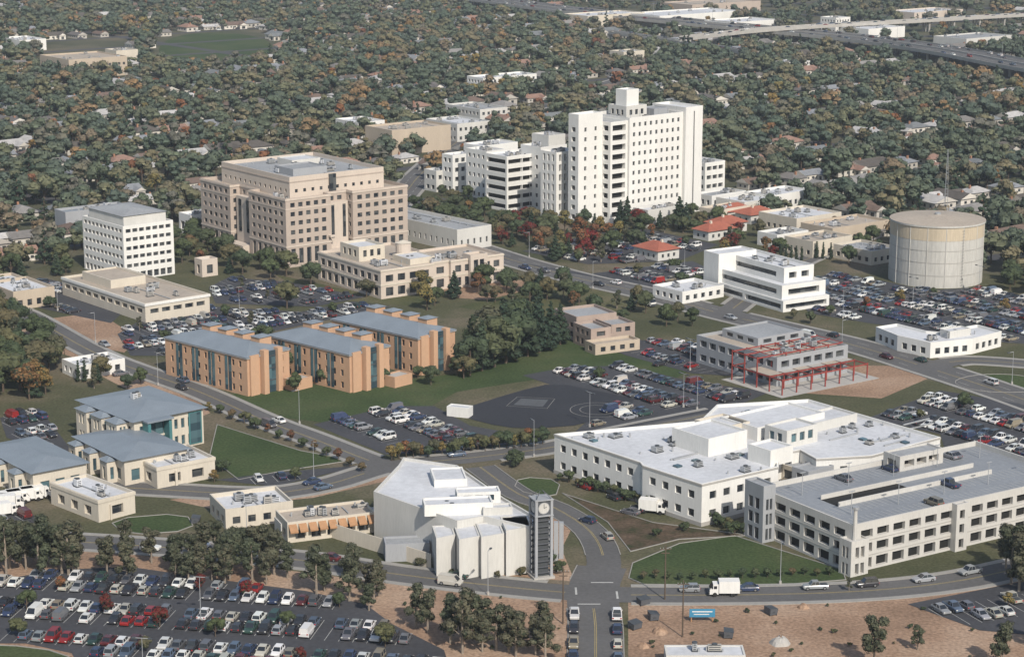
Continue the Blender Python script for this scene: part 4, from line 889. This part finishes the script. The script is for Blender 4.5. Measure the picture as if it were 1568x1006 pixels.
while y<3300:
    st=8.6 if y<1500 else (9.4 if y<2300 else 14)
    x=-(y*.31+60)
    while x<y*.31+60:
        px_=x+U(-.45,.45)*st; py_=y+U(-.45,.45)*st; x+=st
        p=Vector((px_,py_))
        if bad(p): continue
        if inside(p,indus) and R()<.72: continue
        kx,ky=key(px_,py_); near=False
        for dx in(-1,0,1):
            for dy in(-1,0,1):
                for hh in hgrid.get((kx+dx,ky+dy),()):
                    if (hh-p).length<8.1: near=True
        if near: continue
        gq=(p.dot(gy)-20)%74; gq=min(gq,74-gq)
        if gq<5: continue
        if R()<.10: continue
        h=U(.62,1.25)*(1.25 if R()<.12 else 1)
        pts.append((px_,py_,0)); sc.append((h*U(.9,1.2),h*U(.9,1.2),h*U(.85,1.1))); ro.append((0,0,U(0,6.28))); ix.append(random.choices([0,1,2,3,4,5,6],[5,5,5,5,5,1.2,1.0])[0])
    y+=st
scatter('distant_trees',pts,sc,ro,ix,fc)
# ------------------------------------------------------------------ campus trees
def free(p,m=2):
    if any(inside(p,e) for e in EXC): return False
    if any(rdist(p,r)<r['w']/2+m for r in ROADS): return False
    return True
def grove(px,sp,kinds,h0,h1,prob=.85,lots=True):
    w=[tuple(S(*p)) for p in px]; xs=[p[0] for p in w];ys=[p[1] for p in w]; y=min(ys)
    while y<max(ys):
        x=min(xs)
        while x<max(xs):
            p=(x+U(-.45,.45)*sp,y+U(-.45,.45)*sp); x+=sp
            if R()<prob and inside(p,w) and free(p) and not (lots and any(inside(p,l) for l in LOTS)): tree(random.choice(kinds),p[0],p[1],U(h0,h1))
        y+=sp
O=['oak']*7+['aut','pine','euc']
grove([(-60,470),(0,478),(110,535),(60,600),(100,620),(0,650),(-80,650)],8,O+['euc'],7,11)
grove([(-60,430),(60,410),(130,395),(130,440),(40,432),(0,445)],9,O,6,10)
grove([(255,372),(310,350),(350,400),(430,415),(500,440),(480,470),(420,450),(330,425),(270,420)],9,O,5,10)
grove([(350,425),(500,440),(620,455),(700,455),(640,485),(600,470),(420,475)],8.5,O,6,10)
grove([(600,340),(660,300),(740,300),(790,335),(800,380),(770,385),(700,375)],9,O,5,8.5)
grove([(770,345),(870,320),(1000,345),(1010,375),(900,410),(800,385)],7.5,O+['aut','red','red','pine'],5,10,lots=False)
grove([(1000,335),(1080,335),(1190,360),(1200,400),(1100,395),(1010,370)],9,O+['aut','red'],5,9)
grove([(1180,350),(1340,345),(1360,420),(1250,400)],9,O,4,8,.7)
grove([(1510,425),(1640,430),(1640,470),(1520,448)],8,O,7,11)
grove([(860,430),(980,455),(1090,478),(1060,520),(980,500),(870,480)],8,O,4,8,.7)
grove([(700,440),(860,435),(870,470),(760,470)],8,O,6,10,.8)
grove([(1060,525),(1150,545),(1130,575),(1070,560)],7,O,4,7,.8)
grove([(40,600),(90,590),(100,640),(60,650)],8,O,5,8)
grove([(100,560),(200,560),(260,610),(140,605)],8,O,4,8,.8)
grove([(330,700),(365,740),(350,760),(300,745)],6,['bush','oak','aut'],2,4,.8)
grove([(855,760),(930,790),(1010,805),(1150,822),(1000,830),(930,800)],7,['bush','oak','aut'],1.6,4,.6)
grove([(1180,480),(1330,510),(1480,560),(1440,570),(1300,540),(1150,505)],8,['oak','bush','oak'],2.5,6,.7)
grove([(1000,425),(1100,450),(1100,480),(1010,455)],8,['oak','bush'],3,6,.6)
grove([(490,608),(640,585),(660,610),(500,640)],14,['oak','bush'],3,5,.3)
grove([(700,700),(850,690),(840,720),(720,715)],7,['oak','bush','aut'],2,4,.5)
grove([(1420,560),(1568,590),(1568,615),(1440,590)],9,['oak','bush'],2,5,.5)
for u,v,h in ((720,575,10),(738,568,13),(757,562,14),(775,556,15),(790,552,14),(808,546,15),(826,540,15),(843,535,13),(858,528,11),(748,548,14),(770,540,15),(795,534,14),(820,528,13),(730,552,12)): tp('pine' if h%2 else 'oak',u,v,h+2)
for u,v,h in ((710,580,7),(700,575,6),(660,590,6),(430,585,11),(452,600,6),(587,588,5),(495,590,5),(400,530,7),(640,580,4)): tp('oak',u,v,h)
for u,v,h in ((40,872,11),(70,868,12),(95,878,11),(120,872,10),(193,855,9),(232,862,8),(262,872,7),(312,865,10),(330,858,9),(352,868,9),(375,868,9),(398,872,10),(420,880,10),(440,885,8),(497,905,8),(542,888,8),(580,912,8),(565,935,6),(637,960,9),(655,968,9),(690,985,10),(708,1000,13),(735,985,10),(760,995,9),(790,1005,9),(835,1012,9),(820,1003,8),(1338,1018,10),(1405,995,5),(1535,1020,9),(1560,905,12),(1552,850,7),(1590,990,10),(15,870,11),(-20,868,12)): tp('euc',u,v,h)
for k in range(30):
    u=random.choice([U(-20,135),U(290,460),U(480,600),U(630,850),U(150,290)]); v=852+max(0,u-100)*.09+U(0,30)+(60 if u>620 else 0); tp('euc',u,v,U(6,10.5))
for u,v,h in ((1548,895,13),(1566,888,12),(1540,870,10),(1575,905,13),(1300,905,3),(10,880,13),(60,884,12),(105,880,12)): tp('euc',u,v,h)
for u,v,h in ((45,612,11),(70,604,8)): tp('aut',u,v,h)
for u,v,h in ((5,600,12),(25,585,12),(85,560,10),(60,575,11),(10,560,12)): tp('oak',u,v,h)
DB=MB()
DB.q([(-1,-.8,.15),(1,-.8,.15),(1.1,-.95,1.25),(-1.1,-.95,1.25)],GRDK); DB.q([(1,.8,.15),(-1,.8,.15),(-1.1,.8,1.5),(1.1,.8,1.5)],GRDK); DB.q([(1,-.8,.15),(1,.8,.15),(1.1,.8,1.5),(1.1,-.95,1.25)],GRDK); DB.q([(-1,.8,.15),(-1,-.8,.15),(-1.1,-.95,1.25),(-1.1,.8,1.5)],GRDK); DB.q([(-1.15,-1,1.27),(1.15,-1,1.27),(1.15,.85,1.53),(-1.15,.85,1.53)],DARKM)
for x in(-1.1,.95): DB.box(x,-.3,.6,x+.15,.3,.8,DARKM); DB.cyl(x+.08,-.6,0,.18,.1,.1,TYRE,6)
DB=DB.mesh('dumpster')
for u,v in ((985,925),(1000,948),(972,962),(1115,975),(1180,940),(585,838),(610,845),(300,800)): p=S(u,v); put('dumpster',DB,p.x,p.y,.03,U(0,3))
for u,v,rr in ((1195,985,2.0),(1010,968,1.5),(985,990,1.2),(1230,930,1.2)):
    p=S(u,v); b=MB(); n=14; pr=[]
    for lv,(rd,zz) in enumerate(((1,0),(.72,.35),(.4,.6),(.12,.72))): pr.append([(rr*rd*U(.85,1.15)*math.cos(6.283*i/n),rr*rd*U(.85,1.15)*math.sin(6.283*i/n),rr*zz*U(.85,1.1) if lv else 0) for i in range(n)])
    for lv in range(3):
        for i in range(n): j=(i+1)%n; b.q([pr[lv][i],pr[lv][j],pr[lv+1][j],pr[lv+1][i]],DIRT if rr<2 else CONC)
    b.q(pr[3],DIRT); o=b.obj('soil_pile'); o.location=(p.x,p.y,.02)
for k in range(60):
    u,v=random.choice([(U(965,1568),U(925,1010)),(U(0,860),U(850,1000))]); p=S(u,v)
    if any(inside(p,l) for l in LOTS) or not free(p,1): continue
    tree('bush',p.x,p.y,U(.4,1.0))
for u,v,h in ((165,940,4.5),(378,915,4),(245,960,4.5),(92,905,3.5)): tp('red' if u>100 else 'aut',u,v,h)
for u,v,h in ((590,990,5),(30,975,4),(440,960,3.5),(330,975,4),(520,930,3.5)): tp('oak',u,v,h)
for u,v in ((120,585),(130,585),(1195,400),(1203,401),(1211,402),(1219,403),(1227,404),(1250,396),(1260,397),(1272,398)): tp('cyp',u,v,7)
for u,v,h in ((960,350,13),(1040,350,13),(950,348,11),(1050,352,11),(850,400,10)): tp('pine',u,v,h)
for u,v,h in ((890,385,9),(900,395,8),(55,600,10),(30,598,9),(770,375,6),(1130,362,6)): tp('aut' if h>8 else 'red',u,v,h)
for k in range(26):
    t=k/26; tp('oak',860+t*290+U(-3,3),738+t*82+U(-2,2) ,U(2,3.5))
for k in range(16): tp('oak',985+k*19,888+U(-3,2)-(k*k*.03),U(1.5,2.6))
for k in range(22): tp(random.choice(['oak','aut','oak']),600+k*11,704-k*1.1+U(-2,2),U(3,5))
for k in range(14): tp(random.choice(['oak','aut']),320+k*18,628+k*7.2+U(-2,2),U(2.5,4))
for k in range(30): tp('bush',U(560,860),U(860,885),U(1,2.2)) if R()<.5 else None
# ------------------------------------------------------------------ light, sky, camera
sd=Vector((.40,-.92,0)).normalized(); el=math.radians(40); d3=Vector((sd.x*math.cos(el),sd.y*math.cos(el),math.sin(el)))
sl=bpy.data.lights.new('sun','SUN'); sl.energy=4.5; sl.angle=math.radians(.5); sl.color=(1,.935,.84); so=bpy.data.objects.new('sun',sl); so.rotation_euler=d3.to_track_quat('Z','Y').to_euler(); root.objects.link(so)
wd=bpy.data.worlds.new('World'); scene.world=wd; wd.use_nodes=True; n=wd.node_tree; bg=n.nodes['Background']; sk=n.nodes.new('ShaderNodeTexSky'); sk.sky_type='NISHITA'; sk.sun_disc=False; sk.sun_elevation=el; sk.sun_rotation=math.atan2(sd.x,sd.y); sk.air_density=1.2; sk.dust_density=1.5
n.links.new(sk.outputs[0],bg.inputs[0]); bg.inputs[1].default_value=.125
# aerial haze: one homogeneous volume of air over the whole district
HZ=7e-5
m=bpy.data.materials.new('air_haze'); m.use_nodes=True; n=m.node_tree; n.nodes.clear(); out=n.nodes.new('ShaderNodeOutputMaterial'); vs=n.nodes.new('ShaderNodeVolumeScatter'); vs.inputs['Color'].default_value=(.78,.87,1,1); vs.inputs['Density'].default_value=HZ; vs.inputs['Anisotropy'].default_value=0; n.links.new(vs.outputs[0],out.inputs['Volume'])
b=MB(); b.box(-3000,-400,-5,3000,5000,260,m,bot=True); b.obj('atmosphere_haze')
cam=bpy.data.cameras.new('camera'); co=bpy.data.objects.new('camera',cam); co.location=(0,0,CH); co.rotation_euler=(math.pi/2-PT,0,0); cam.lens=36*FP/1568; cam.sensor_width=36; cam.clip_end=20000; cam.clip_start=1; root.objects.link(co); scene.camera=co
scene.view_settings.view_transform='Standard'; scene.view_settings.look='None'; scene.view_settings.exposure=0
